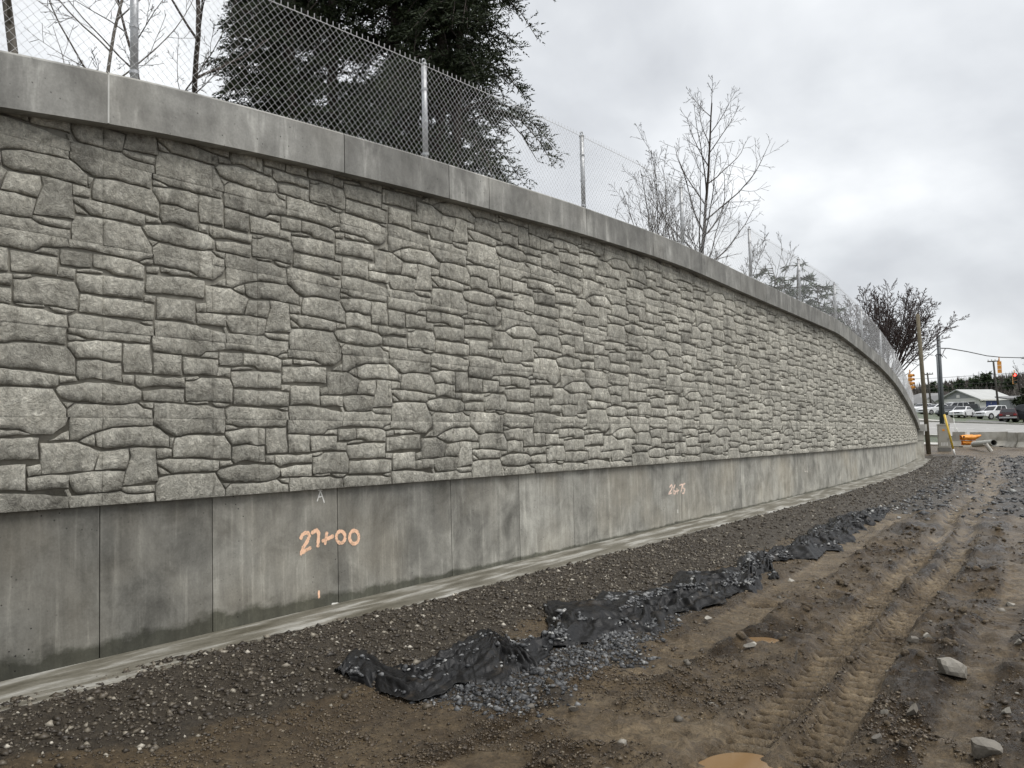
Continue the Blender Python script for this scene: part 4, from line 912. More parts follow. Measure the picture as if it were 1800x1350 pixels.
bare_tree('bare_shrub', 1340, 24.0, zw(1340), 3.0, 0.014, C_SHR, 25, 'sparse pale shrub behind the fence near the pine', M['bark'], stems=4, cat='shrub')
bare_tree('bare_tree', 1556, 44.0, 2.2, 5.3, 0.042, C_RED, 34, 'wide spreading reddish bare tree leaning over the wall end', M['redbark'], lean=(0.04, 0), stems=32, spread=0.8, bole=1.5)
bare_tree('bare_tree', 44, 9.2, 4.0, 8.0, 0.062, dict(C_SAP, n=[9, 5, 3], t0=[0.16, 0.3, 0.2], ratio=[0.35, 0.4, 0.4]), 41, 'bare tree with thick grey trunk at the far left', M['bark'])
bare_tree('bare_tree', 168, 10.5, 4.1, 5.5, 0.032, dict(C_SAP, n=[12, 5, 3]), 44, 'slender bare sapling between the left trunk and first fence post', M['bark'])
bare_tree('bare_tree', 398, 13.5, 4.2, 7.5, 0.06, C_BIG, 47, 'dark twiggy bare tree at the left edge of the evergreens', M['darkbark'], lean=(-0.08, 0))
bare_tree('bare_tree', 345, 13.0, 4.1, 5.0, 0.045, C_BIG, 48, 'leaning bare tree with fine branches right of first post', M['darkbark'], lean=(-0.5, 0))
bare_tree('bare_shrub', 300, 11.5, 4.1, 2.6, 0.016, C_SHR, 49, 'tangled bare brush behind the first fence post', M['darkbark'], stems=7, cat='shrub')

def evergreen(name, px, Y, zbase, H, stems, Rad, seed, label, nbr=150, low=0.02, dens=1.0, leaf=(0.20, 0.026), droop=0.25, shape=0.75, mat='hemlock', group=None, asc=(-0.05, 0.45)):
    b = stand(px, Y) if zbase < 5 else np.array([*at(px, 600, Y)[:2], zbase]); o = empty(name, tuple(b)); R = np.random.default_rng(seed); T, Bn = Soup(), Soup(); LP = []; LD = []
    for (ox, oy, hh, rr, lx) in stems:
        n = 14; zz = np.linspace(0, hh, n); tr = np.stack([ox + lx * zz + 0.06 * np.cumsum(R.normal(0, 0.5, n)), oy + 0.06 * np.cumsum(R.normal(0, 0.5, n)), zz], 1)
        V, F = tube_arrays(tr, rr * (1 - 0.85 * zz / hh), 8); T.add(V, F)
        for k in range(nbr):
            h = hh * (low + (1 - low) * R.uniform(0, 1) ** 0.9); q = np.array([np.interp(h, zz, tr[:, i]) for i in range(3)])
            L = Rad * (1 - h / hh) ** shape * R.uniform(0.45, 1.1) + 0.25
            az = R.uniform(0, 6.28); m_ = max(4, int(L / 0.28)); u = np.linspace(0, 1, m_ + 1)
            dirv = np.array([math.cos(az), math.sin(az), 0]); side = np.array([-math.sin(az), math.cos(az), 0]); up0 = R.uniform(*asc)
            P = q + np.outer(u * L, dirv) + np.outer(L * (up0 * u - (up0 + droop) * u ** 2), [0, 0, 1]) + np.outer(0.08 * L * np.sin(u * R.uniform(1, 4)), side)
            V, F = tube_arrays(P, np.linspace(0.018 + 0.006 * L, 0.005, m_ + 1), 4); Bn.add(V, F)
            nt_ = int(L * 11 * dens)
            for j in range(nt_):
                f = R.uniform(0.12, 1) ** 0.75; i = min(int(f * m_), m_ - 1); a = P[i] + (P[i + 1] - P[i]) * (f * m_ - i)
                sg = 1 if R.uniform() < 0.5 else -1; tl = R.uniform(0.25, 0.6) * (1.15 - 0.55 * f) * min(1.0, 0.5 + L / 3)
                td = norm(dirv * R.uniform(0.3, 1.0) + side * sg * R.uniform(0.3, 1) + np.array([0, 0, R.normal(-0.15, 0.3)]))
                kk = max(4, int(tl / 0.045)); uu = np.linspace(0.1, 1, kk)
                pp = a + np.outer(uu * tl, td) + np.outer(-0.12 * uu ** 2 * tl, [0, 0, 1])
                LP.append(np.repeat(pp, 2, 0)); LD.append(np.tile(td, (2 * kk, 1)))
    LP = np.concatenate(LP); LD = np.concatenate(LD); n = len(LP)
    rv = R.normal(size=(n, 3)) * [1, 1, 0.7]; ld = LD * 0.8 + rv * 0.62 + [0, 0, -0.08]; ld /= np.linalg.norm(ld, axis=1, keepdims=True)
    sd_ = np.cross(ld, R.normal(size=(n, 3))); sd_ /= np.linalg.norm(sd_, axis=1, keepdims=True)
    l = (leaf[0] * R.uniform(0.5, 1.25, n))[:, None]; w = (leaf[1] * R.uniform(0.7, 1.3, n))[:, None]
    V = np.stack([LP + sd_ * w * 0.9, LP + ld * l * 1.05, LP - sd_ * w * 0.9], 1).reshape(-1, 3)
    F = np.arange(3 * n).reshape(n, 3); tn = np.repeat(np.clip(R.normal(0.45, 0.25, n), 0, 1), 3)
    T.build('trunk', M['darkbark'], o, True); Bn.build('branches', M['darkbark'], o)['kind'] = 'stuff'
    npmesh('crown', V, F, M[mat], o, attrs={'tone': tn}); tag(o, label, 'tree', group); print(name, n)
    return o
evergreen('evergreen_tree', 520, 15.5, 4.0, 12.5, [(0, 0, 12.5, 0.17, 0.0), (0.55, 0.4, 11.5, 0.14, 0.01), (-0.45, 0.4, 11, 0.13, -0.01)], 0.95, 61, 'dense dark evergreen tree, left of the two behind the fence', 240, 0.0, 3.2, (0.085, 0.0165), 0.1, 0.16, asc=(0.1, 0.9))
evergreen('evergreen_tree', 765, 16.0, 4.2, 13.5, [(-0.75, 0, 13.5, 0.13, -0.005), (-0.3, 0.4, 13, 0.12, 0.01), (0.1, 0.1, 12.5, 0.12, 0.03), (0.35, -0.3, 12, 0.10, 0.06)], 1.75, 63, 'tall feathery evergreen tree, right of the two, with several trunks', 180, 0.0, 2.3, (0.085, 0.0145), 0.45, 0.18, asc=(0.35, 1.25))
evergreen('pine_tree', 1408, 32.0, 3.5, 5.2, [(0, 0, 5.1, 0.09, 0), (0.8, 0.3, 4.4, 0.07, 0.02), (-0.7, 0.2, 5.0, 0.06, -0.05)], 1.15, 65, 'small bushy green pine behind the far part of the fence', 34, 0.25, 0.8, (0.26, 0.03), 0.0, 0.4, 'pine')
# ------------------------------------------------------------------ road and lot beyond the wall
t = NT('asphalt'); p = t.pos(); n = t.noise(p, 1.2, 5); M['asphalt'] = t.done(t.ramp(n, [(0.3, (0.24, 0.235, 0.225)), (0.7, (0.33, 0.325, 0.31))]), 0.75, t.bump(t.noise(p, 60, 3), 0.3, 0.01))
t = NT('lot_asphalt'); p = t.pos(); n = t.noise(p, 1.2, 5); M['lot'] = t.done(t.ramp(n, [(0.3, (0.09, 0.088, 0.085)), (0.7, (0.15, 0.148, 0.142))]), 0.8)
M['kerb'] = simple('pale_concrete', (0.46, 0.45, 0.42), 0.8, 0, 0.15, 2.0); M['roadpaint'] = simple('road_paint', (0.7, 0.7, 0.68), 0.7)
def sheet(name, quad, mat, lift, nu=40, nv=8, thick=0.0):
    """quad: four (px, Y) plan corners, near-left near-right far-right far-left, laid on the terrain"""
    c = [np.array([(q[0] - CX) / FPX * q[1], q[1]]) for q in quad]
    u = np.linspace(0, 1, nu)[:, None, None]; v = np.linspace(0, 1, nv)[None, :, None]
    P = (c[0] * (1 - u) + c[1] * u) * (1 - v) + (c[3] * (1 - u) + c[2] * u) * v
    z = far_z(P[..., 0], P[..., 1]) + lift
    V = np.concatenate([P, z[..., None]], -1).reshape(-1, 3); i = np.arange(nu * nv).reshape(nu, nv)
    F = np.stack([i[:-1, :-1], i[1:, :-1], i[1:, 1:], i[:-1, 1:]], -1).reshape(-1, 4)
    if thick:
        V2 = V - [0, 0, thick]; n = len(V); ring = np.r_[i[:, 0], i[-1, 1:], i[::-1, -1][1:], i[0, ::-1][1:-1]]; r2 = np.roll(ring, -1)
        F = np.concatenate([F, np.stack([ring, r2, r2 + n, ring + n], 1)]); V = np.concatenate([V, V2])
    return tag(npmesh(name, V, F, mat, None, False), kind='structure')
sheet('road', [(1470, 54), (2300, 50), (2300, 73), (1470, 76)], M['asphalt'], 0.03, 80, 12)
sheet('kerb', [(1470, 76.1), (2300, 73.1), (2300, 73.5), (1470, 76.5)], M['kerb'], 0.16, 60, 2, 0.2)
sheet('kerb', [(1470, 53.4), (2300, 49.4), (2300, 49.9), (1470, 53.9)], M['kerb'], 0.13, 60, 2, 0.2)
sheet('pavement', [(1480, 45.2), (1655, 45.0), (1655, 46.8), (1480, 47)], M['kerb'], 0.06, 20, 3, 0.15)
sheet('pavement', [(1560, 84), (1662, 78), (1668, 80), (1560, 87)], M['kerb'], 0.04, 12, 3)
sheet('driveway', [(1688, 76.0), (1770, 75.0), (1762, 84), (1702, 84)], M['lot'], 0.05, 20, 8)
for k in range(-3, 10):
    a = 1560 + k * 34; sheet('road_marking', [(a, 65.2 - k * 0.1), (a + 13, 65.1 - k * 0.1), (a + 13, 65.35 - k * 0.1), (a, 65.45 - k * 0.1)], M['roadpaint'], 0.036, 3, 2)
sheet('road_marking', [(1470, 54.6), (2300, 50.6), (2300, 50.8), (1470, 54.8)], M['roadpaint'], 0.036, 60, 2)

# ------------------------------------------------------------------ poles, wires, signals
M['polewood'] = bark('pole_wood', (0.095, 0.08, 0.052), (0.17, 0.145, 0.10)); M['steel'] = simple('dark_steel', (0.085, 0.095, 0.10), 0.5, 0.3)
M['farpole'] = simple('dark_pole_wood', (0.06, 0.055, 0.048), 0.9); M['cable'] = simple('black_cable', (0.03, 0.03, 0.032), 0.6)
def pole(name, top, base, Y, r0, r1, mat, label, cat='pole', arm=None, sides=14):
    a = at(*base, Y); b = at(*top, Y); a[2] = min(a[2], gz(a[0], a[1]) - 0.05 if Y < 60 else far_z(a[0], a[1]) - 0.05)
    o = empty(name, tuple(a)); mb = MB(); mb.tube([(0, 0, 0), tuple((b - a) * 0.5), tuple(b - a)], [r0, (r0 + r1) / 2, r1], sides); mb.build('shaft', mat, o, True)
    tag(o, label, cat); return o, a, b
pw, a, b = pole('wooden_pole', (1613, 552), (1632.5, 794), 38.0, 0.10, 0.08, M['polewood'], 'bare brown wooden pole leaning at the end of the wall')
ps, a, b = pole('signal_pole', (1649, 589), (1658, 752), 50.0, 0.13, 0.10, M['steel'], 'dark steel pole holding the traffic signal wires')
q = at(1647, 625, 49.9) - a; q2 = at(1653.5, 748, 49.9) - a
mb = MB(); mb.tube([q2, q], 0.05, 8); mb.build('conduit', M['steel'], ps, True)
for x0, x1, y0, y1 in ((1650, 1644, 623, 626), (1651, 1657, 623, 628)):
    mb = MB(); mb.tube([at(x0, y0, 49.9) - a, at((x0 + x1) / 2, y0 - 0.5, 49.9) - a, at(x1, y1, 49.9) - a], 0.03, 6); mb.build('bracket', M['steel'], ps)
def wire(name, pts, r, label):
    P = np.array([at(*q) for q in pts]); tt = np.linspace(0, len(P) - 1, (len(P) - 1) * 6 + 1); Q = np.stack([np.interp(tt, range(len(P)), P[:, k]) for k in range(3)], 1)
    o = MB().tube(Q - Q[0], r, 4).build(name, M['cable']); o.location = Q[0]; tag(o, label, 'wire'); return o
wire('span_wire', [(1650, 612, 50), (1668, 612.5, 52), (1700, 618, 56), (1735, 625.5, 60), (1760, 628, 63), (1800, 629, 68), (1860, 624, 76)], 0.032, 'black span wire carrying signals to the right of the steel pole')
wire('span_wire', [(1649, 611, 50), (1630, 627, 53), (1602, 653, 57), (1592, 659, 60), (1570, 664, 66)], 0.026, 'black span wire running left and down from the steel pole')
wire('loose_cable', [(1662, 613, 51), (1659, 617, 50.8), (1657, 623, 50.5), (1661, 627, 50.3), (1664, 630, 50.2)], 0.022, 'short loose cable dangling beside the steel pole')
for y0, y1, yy, nm in ((667, 658, 105, 'upper'), (677, 673, 106, 'middle'), (683.5, 680, 107, 'lower')):
    wire('power_line', [(1560, y0, yy), (1640, (y0 * 2 + y1) / 3 + 1, yy), (1746, y1, yy - 8), (1860, y1 - 6, yy - 14)], 0.02, f'thin {nm} power line strung between the far poles')
for top, base, Y, arm, lab in (((1630, 655), (1637.5, 712), 108, (1624.5, 1640, 657.5), 'far thin utility pole with crossarm behind the wooden pole'), ((1746, 634), (1756, 715), 97, (1736, 1756.5, 634.5), 'far utility pole with crossarm in front of the white garage')):
    o, a, b = pole('utility_pole', top, base, Y, 0.13, 0.10, M['farpole'], lab, 'utility pole', sides=8)
    q0, q1 = at(arm[0], arm[2] + 1.2, Y) - a, at(arm[1], arm[2], Y) - a
    mb = MB(); mb.tube([q0, q1], 0.07, 5); k = mb.build('crossarm', M['farpole'], o)
    for f in (0.05, 0.35, 0.65, 0.95):
        c = q0 + (q1 - q0) * f; MB().tube([c, c + [0, 0, 0.22]], 0.05, 6).build('insulator', M['kerb'], k)
M['sigyellow'] = simple('signal_yellow', (0.62, 0.27, 0.04), 0.45); M['black'] = simple('matt_black', (0.012, 0.012, 0.013), 0.6)
def emit(name, c, s):
    t = NT(name); t.b.inputs['Emission Color'].default_value = (*c, 1); t.b.inputs['Emission Strength'].default_value = s; return t.done(c, 0.4)
M['redlit'] = emit('lit_red_lens', (1.0, 0.05, 0.04), 4.0); M['lensoff'] = [simple('dark_red_lens', (0.08, 0.012, 0.01), 0.25), simple('dark_amber_lens', (0.10, 0.05, 0.008), 0.25), simple('dark_green_lens', (0.012, 0.05, 0.03), 0.25)]
def signal(px, ytop, ybot, Y, rz, label, lit=None, face=None, sections=3):
    a = at(px, ybot, Y); b = at(px, ytop, Y); H = b[2] - a[2]; u = H / sections; w = u * 0.95
    o = empty('traffic_signal', tuple(a), rz); body = M['sigyellow']
    for k in range(sections):
        z0 = k * u
        h = MB(); h.box(-w / 2, w / 2, 0, u * 0.55, z0 + 0.012, z0 + u - 0.012); hs = h.build('housing', body, o)
        MB().box(-w / 2 + 0.01, w / 2 - 0.01, -0.012, 0.0, z0 + 0.022, z0 + u - 0.022).build('face_plate', face or body, hs)
        cz = z0 + u / 2; r = u * 0.36; th = np.linspace(0, 2 * math.pi, 21)[:-1]
        v = MB(); V = [(r * math.cos(q), -0.013, cz + r * math.sin(q)) for q in th] + [(0, -0.03, cz)]; v.add(V, [(i, (i + 1) % 20, 20) for i in range(20)])
        c3 = {2: 0, 1: 1, 0: 2}.get(k, 2)
        v.build('lens', M['redlit'] if (lit == 'red' and k == sections - 1) else M['lensoff'][c3], hs, True)
        arc = np.linspace(-0.5, math.pi + 0.5, 16); vis = MB(); n = len(arc); V = []
        for rr in (r * 1.05, r * 1.16):
            V += [(rr * math.cos(q), -0.014, cz + rr * math.sin(q)) for q in arc] + [(rr * math.cos(q), -u * 0.75, cz + rr * math.sin(q) * 0.96) for q in arc]
        F = []
        for i in range(n - 1): F += [(i, i + 1, n + i + 1, n + i), (2 * n + i, 2 * n + i + 1, 3 * n + i + 1, 3 * n + i), (n + i, n + i + 1, 3 * n + i + 1, 3 * n + i)]
        vis.add(V, F); vis.build('visor', face or body, hs)
    mb = MB(); mb.tube([(0, u * 0.27, H), (0, u * 0.27, H + 0.28)], 0.035, 8); mb.tube([(0, u * 0.27, H + 0.05), (0, u * 0.27, H + 0.10)], 0.06, 8); mb.build('hanger', body, o)
    tag(o, label, 'traffic signal', 'traffic signals on the span wires')
signal(1602.5, 657, 685, 57, math.radians(35), 'yellow traffic signal hanging left of the wooden pole', sections=4)
signal(1757.5, 635, 656, 62.5, math.radians(150), 'yellow traffic signal seen from behind under the right span wire')
signal(1784.5, 656, 675, 72, math.radians(-12), 'traffic signal with its red light lit at the right edge', 'red', M['black'])

# ------------------------------------------------------------------ things by the corner
M['cabinet'] = simple('cabinet_grey', (0.36, 0.345, 0.30), 0.55, 0, 0.08, 3); M['cabdark'] = simple('cabinet_dark', (0.16, 0.155, 0.14), 0.7); M['orange'] = simple('safety_orange', (0.78, 0.30, 0.035), 0.5, 0, 0.15, 3)
M['yellow'] = simple('marker_yellow', (0.70, 0.48, 0.07), 0.5); M['white'] = simple('white_paint', (0.72, 0.71, 0.68), 0.6); M['pvc'] = simple('grey_pvc', (0.40, 0.40, 0.36), 0.5); M['dirtywhite'] = simple('dirty_white', (0.50, 0.485, 0.44), 0.7, 0, 0.25, 3)
cb = at(1660, 789, 40.0); cb[2] = gz(cb[0], cb[1]) - 0.03; o = empty('utility_cabinet', tuple(cb), math.radians(-22)); tag(o, 'grey utility cabinet on a plinth beside the yellow post', 'cabinet')
hc = at(1660, 745, 40.0)[2] - cb[2]
MB().box(-0.27, 0.27, -0.17, 0.17, 0, 0.2).build('plinth', M['cabdark'], o)
MB().box(-0.25, 0.25, -0.15, 0.15, 0.2, hc - 0.06).build('cabinet_body', M['cabinet'], o)
MB().prism([(-0.27, hc - 0.06), (0.27, hc - 0.06), (0.27, hc - 0.02), (0.2, hc), (-0.2, hc), (-0.27, hc - 0.02)], -0.17, 0.17).build('roof', M['cabinet'], o)
d = MB().box(-0.22, 0.22, -0.162, -0.152, 0.24, hc - 0.1).build('door', M['cabinet'], o)
MB().box(0.16, 0.18, -0.185, -0.163, 0.55, 0.68).build('handle', M['cabdark'], d)
for k in range(5): MB().box(-0.13 + k * 0.06, -0.10 + k * 0.06, -0.168, -0.1625, 0.3, 0.46).build('louvre', M['white'], d)
MB().box(-0.06, 0.04, -0.167, -0.1625, hc - 0.34, hc - 0.24).build('sticker', M['orange'], d)
# yellow marker post
a = at(1678.5, 799, 37.0); a[2] = gz(a[0], a[1]) - 0.05; b = at(1660, 729, 37.0); o = empty('marker_post', tuple(a)); tag(o, 'leaning yellow marker post with a white foot', 'post')
v = b - a; MB().tube([v * 0.17, v], 0.045, 10).build('shaft', M['yellow'], o, True); MB().tube([v * 0, v * 0.17], 0.042, 10).build('foot_sleeve', M['white'], o, True)
MB().tube([v, v + norm(v) * 0.02], [0.047, 0.03], 10).build('end_cap', M['yellow'], o, True)
# board behind it
a = at(1668, 746, 46.5); g0 = far_z(a[0], a[1]); o = empty('sign_board', (a[0], a[1], g0), math.radians(-30)); tag(o, 'pale grey sign board seen from behind next to the yellow post', 'sign')
zt = at(1664, 729, 46.5)[2] - g0; zbm = at(1664, 744, 46.5)[2] - g0
mb = MB(); mb.prism([(-0.22, zbm), (0.24, zbm), (0.2, zbm + 0.2), (0.02, zt - 0.03), (-0.2, zt)], -0.01, 0.01); mb.build('panel', M['dirtywhite'], o)
MB().tube([(0, 0.03, -0.05), (0, 0.03, zt - 0.1)], 0.025, 8).build('support', M['galv'], o)
for (x0, y0, x1, y1, Y, lab) in ((1679.5, 746, 1675, 723, 52, 'thin white marker stick standing at the road edge'), (1684, 768, 1681.5, 752, 47, 'thin white whisker stake in front of the road')):
    a = at(x0, y0, Y); a[2] = far_z(a[0], a[1]) - 0.03; b = at(x1, y1, Y); o = empty('marker_stick', tuple(a)); tag(o, lab, 'marker stick')
    v = b - a; MB().tube([v * 0, v * 0.75], 0.022, 6).build('shaft', M['white'], o, True); MB().tube([v * 0.75, v], 0.024, 6).build('tip', M['white'], o, True)
# concrete barriers
t = NT('barrier_concrete'); p = t.pos(); n = t.noise(p, 1.3, 5, 0.65); M['barrier'] = t.done(t.ramp(n, [(0.3, (0.19, 0.175, 0.145)), (0.5, (0.36, 0.345, 0.30)), (0.7, (0.50, 0.485, 0.44))]), 0.85, t.bump(t.noise(p, 25, 4), 0.3, 0.02))
JP = [(-0.3, 0), (0.3, 0), (0.3, 0.08), (0.12, 0.33), (0.075, 0.81), (-0.075, 0.81), (-0.12, 0.33), (-0.3, 0.08)]
def barrier(p0, p1, label, tilt=0):
    a, b = np.array(p0), np.array(p1); L = np.linalg.norm(b - a); rz = math.atan2(b[1] - a[1], b[0] - a[0])
    c = (a + b) / 2; o = empty('concrete_barrier', (c[0], c[1], far_z(c[0], c[1]) - 0.03), rz); tag(o, label, 'barrier', 'concrete barriers along the road')
    MB().prism([(q[0], q[1]) for q in JP], -L / 2 + 0.015, L / 2 - 0.015, 'x').build('barrier_body', M['barrier'], o)
    for sx in (-0.3, 0.3): MB().box(L * sx - 0.09, L * sx + 0.09, -0.302, -0.298, 0.0, 0.06).build('drain_slot', M['black'], o)
    for sx in (-1, 1): MB().tube([(sx * (L / 2 - 0.012), 0, 0.3), (sx * (L / 2 + 0.012), 0, 0.3)], 0.03, 8).build('pin_loop', M['steel'], o)
def pl(px, Y): return ((px - CX) / FPX * Y, Y)
B = [pl(1700, 45.5), pl(1768, 44.6), pl(1786, 43.4), pl(1862, 41.5), pl(1950, 39.8)]
for i, lab in enumerate(('stained concrete barrier behind the grey pipe', 'short pale concrete barrier standing forward of its neighbours', 'light concrete barrier cut by the right edge of the picture', 'concrete barrier at the extreme right beyond the picture edge')):
    if i < 3: barrier(B[i], B[i + 1], lab)
barrier(pl(1671, 44.6), pl(1694, 44.0), 'short dirty white barrier block under the orange plastic')
# orange plastic
c = at(1705, 772, 42.5); gl = far_z(c[0], c[1]); o = empty('plastic_barrier', (c[0], c[1], gl), math.radians(-12)); tag(o, 'crumpled bright orange plastic barrier draped over the concrete blocks', 'barrier')
z1 = at(1705, 764, 42.5)[2] - gl; z0 = at(1705, 774, 42.5)[2] - gl; zl_ = at(1705, 782, 42.5)[2] - gl
def slab(name, prof, y0, y1, seed):
    R = np.random.default_rng(seed); nu, nv = 26, 9; V = []; 
    for i in range(nu):
        f = i / (nu - 1)
        for j in range(nv):
            g_ = j / (nv - 1); x, zt_, zb_ = np.interp(f, prof[0], prof[1]), np.interp(f, prof[0], prof[2]), np.interp(f, prof[0], prof[3])
            V.append((x, y0 + 0.12 * math.sin(g_ * math.pi) * -1 + 0.05 * float(vnoise(f * 7 + seed, g_ * 4, seed)), zb_ + (zt_ - zb_) * g_ + 0.03 * float(vnoise(f * 9, g_ * 3 + seed, seed + 1))))
    n = len(V); V = V + [(x, y1 + 0.4 * (y - y0), z) for x, y, z in V]; F = []
    ix = lambda i, j: i * nv + j
    for i in range(nu - 1):
        for j in range(nv - 1): F += [(ix(i, j), ix(i + 1, j), ix(i + 1, j + 1), ix(i, j + 1)), (n + ix(i, j), n + ix(i, j + 1), n + ix(i + 1, j + 1), n + ix(i + 1, j))]
        F += [(ix(i, 0), n + ix(i, 0), n + ix(i + 1, 0), ix(i + 1, 0)), (ix(i, nv - 1), ix(i + 1, nv - 1), n + ix(i + 1, nv - 1), n + ix(i, nv - 1))]
    return MB().add(V, F).build(name, M['orange'], o, True)
slab('upper_fold', [[0, .3, .7, .85, 1], [-.43, -.15, .2, .3, .45], [z1 - .02, z1, z1 - .02, z1 - .01, z1 - .02], [z0 + .03, z0, z0 + .02, z0 + .08, z1 - .08]], -0.16, 0.18, 3)
slab('lower_fold', [[0, .5, 1], [-.38, -.1, .22], [z0 - .01, z0 - .03, z0 - .01], [max(.02, zl_), max(.02, zl_), max(.02, zl_ + .02)]], -0.1, 0.14, 5)
MB().tube([(-0.36, -0.33, (z1 + z0) / 2 + .05), (-0.36, -0.30, (z1 + z0) / 2 + .05)], 0.045, 8).build('hole_rim', M['black'], o)
# pipes
def pipe(p0, p1, r, mat, label):
    a, b = np.array(p0), np.array(p1); o = empty('drain_pipe', tuple(a)); tag(o, label, 'pipe'); v = b - a; u = norm(v)
    MB().tube([v * 0, v], r, 18, False).build('pipe_barrel', mat, o, True); MB().tube([v * 0, v], r * 0.88, 18, False).build('pipe_bore', M['cabdark'], o, True)
    MB().tube([v - u * 0.06, v], [r, r * 1.08], 18, False).build('pipe_collar', mat, o, True)
    th = np.linspace(0, 2 * math.pi, 19)[:-1]
    for e_, s_ in ((v * 0, 1), (v, 1)):
        e1 = norm(np.cross(u, [0, 0, 1.0])); e2 = np.cross(u, e1); V = [e_ + (e1 * math.cos(q) + e2 * math.sin(q)) * rr for rr in (r * 0.88, r) for q in th]
        MB().add(V, [(i, (i + 1) % 18, 18 + (i + 1) % 18, 18 + i) for i in range(18)]).build('pipe_rim', mat, o)
a = at(1712, 781, 41.0); b = at(1747, 778, 38.8); gmin = gz(a[0], a[1]); a[2] = max(a[2], gmin + 0.12); b[2] = max(b[2], gz(b[0], b[1]) + 0.12)
pipe(a, b, 0.145, M['pvc'], 'grey drain pipe lying in front of the barriers')
a = at(1742, 793, 37.5); b = at(1732, 780, 37.5); pipe(a, b, 0.085, M['dirtywhite'], 'short pale pipe stub sticking out of the dirt')
# dirt heap in front of the barriers
for px, Y, w, h, sd in ((1762, 40.5, 1.5, 0.16, 1), (1796, 39.5, 1.4, 0.2, 2), (1690, 41.0, 1.6, 0.1, 4)):
    c = pl(px, Y); nu = 26; V = []; 
    for i in range(nu):
        for j in range(nu):
            x, y = (i / (nu - 1) - .5) * 2, (j / (nu - 1) - .5) * 2; k = max(0, 1 - math.hypot(x, y)); X0, Y0 = c[0] + x * w, c[1] + y * w * 0.5
            V.append((X0, Y0, gz(X0, Y0) - 0.03 + h * k ** 0.8 + 0.1 * k * float(fbm(np.array([x * 3 + sd]), np.array([y * 3]), 3, 91)[0])))
    F = [(i * nu + j, (i + 1) * nu + j, (i + 1) * nu + j + 1, i * nu + j + 1) for i in range(nu - 1) for j in range(nu - 1)]
    o = npmesh('dirt_heap', V, F, M['ground'], None, True); tag(o, kind='structure')

# ------------------------------------------------------------------ houses
M['siding'] = simple('white_siding', (0.62, 0.62, 0.60), 0.7, 0, 0.06, 1); M['greywall'] = simple('grey_gable', (0.30, 0.31, 0.32), 0.8, 0, 0.06, 1); M['roof'] = simple('pale_metal_roof', (0.42, 0.43, 0.42), 0.6, 0, 0.1, 0.6)
M['roofgrey'] = simple('grey_shingle', (0.20, 0.20, 0.20), 0.85, 0, 0.12, 0.8); M['glass'] = simple('dark_glass', (0.015, 0.017, 0.02), 0.15); M['blue'] = simple('blue_door_paint', (0.02, 0.045, 0.19), 0.5); M['brick'] = simple('dark_chimney', (0.07, 0.06, 0.055), 0.9); M['brown'] = simple('brown_boards', (0.12, 0.085, 0.065), 0.85, 0, 0.2, 1)
def house_frame(name, px, Y, rz, label):
    a = at(px, 735, Y); g0 = float(far_z(a[0], a[1])); o = empty(name, (a[0], a[1], g0), rz); tag(o, label, 'building'); return o, g0
# garage: x along the long side, y along the gable (receding), corner at the origin
o, g0 = house_frame('garage', 1723, 112, math.radians(26), 'white garage with grey gable and blue double door')
def zpx(px, py, Y): return at(px, py, Y)[2] - g0
ev = zpx(1723, 699, 112); rd = zpx(1702, 684, 114.5); LX, WY = 6.6, 6.0
MB().box(0, LX, 0, WY, -0.3, ev).build('wall', M['siding'], o)
g = MB().prism([(0, ev), (WY, ev), (WY / 2, rd - 0.12)], -0.01, 0.12, 'x').build('gable', M['greywall'], o)
rf = MB(); e_ = 0.45
for s_ in (0, 1):
    y0 = -e_ if s_ == 0 else WY + e_; sl = (rd - ev) / (WY / 2); ze = ev - sl * e_
    V = [(-e_, y0, ze), (LX + e_, y0, ze), (LX + e_, WY / 2, rd), (-e_, WY / 2, rd)]; V += [(x, y, z - 0.14) for x, y, z in V]
    rf.add(V, [(0, 1, 2, 3), (7, 6, 5, 4), (0, 4, 5, 1), (1, 5, 6, 2), (2, 6, 7, 3), (3, 7, 4, 0)])
r_ = rf.build('roof', M['roof'], o); MB().box(-e_, LX + e_, -e_ - 0.06, -e_ + 0.03, ze - 0.2, ze - 0.04).build('gutter', M['white'], r_)
for y0, y1 in ((0.5, 2.6), (3.5, 4.9)):
    w = MB().box(-0.04, 0.02, y0, y1, 0.35, ev - 0.35).build('window', M['white'], o); MB().box(-0.07, -0.045, y0 + 0.12, y1 - 0.12, 0.5, ev - 0.5).build('pane', M['glass'], w)
for k in range(2):
    d_ = MB().box(1.35 + k * 1.12, 2.44 + k * 1.12, -0.05, 0.0, 0.02, ev - 0.45).build('door', M['blue'], o); MB().box(1.35 + k * 1.12 + (0.9 if k == 0 else 0.1), 1.43 + k * 1.12 + (0.9 if k == 0 else 0.1), -0.08, -0.052, 1.0, 1.2).build('handle', M['white'], d_)
MB().box(2.25, 2.36, -0.058, -0.052, ev - 0.85, ev - 0.65).build('door_sign', M['white'], o); MB().box(1.72, 1.9, -0.058, -0.052, 0.9, 1.4).build('door_sign', M['white'], o)
MB().tube([(0.55, -0.05, ev - 0.5), (0.55, -0.25, ev - 0.42), (0.55, -0.32, ev - 0.55)], 0.05, 6).build('wall_lamp', M['black'], o)
MB().box(-0.06, 0.0, WY / 2 - 0.25, WY / 2 + 0.25, rd - 1.15, rd - 0.75).build('gable_vent', M['white'], o)
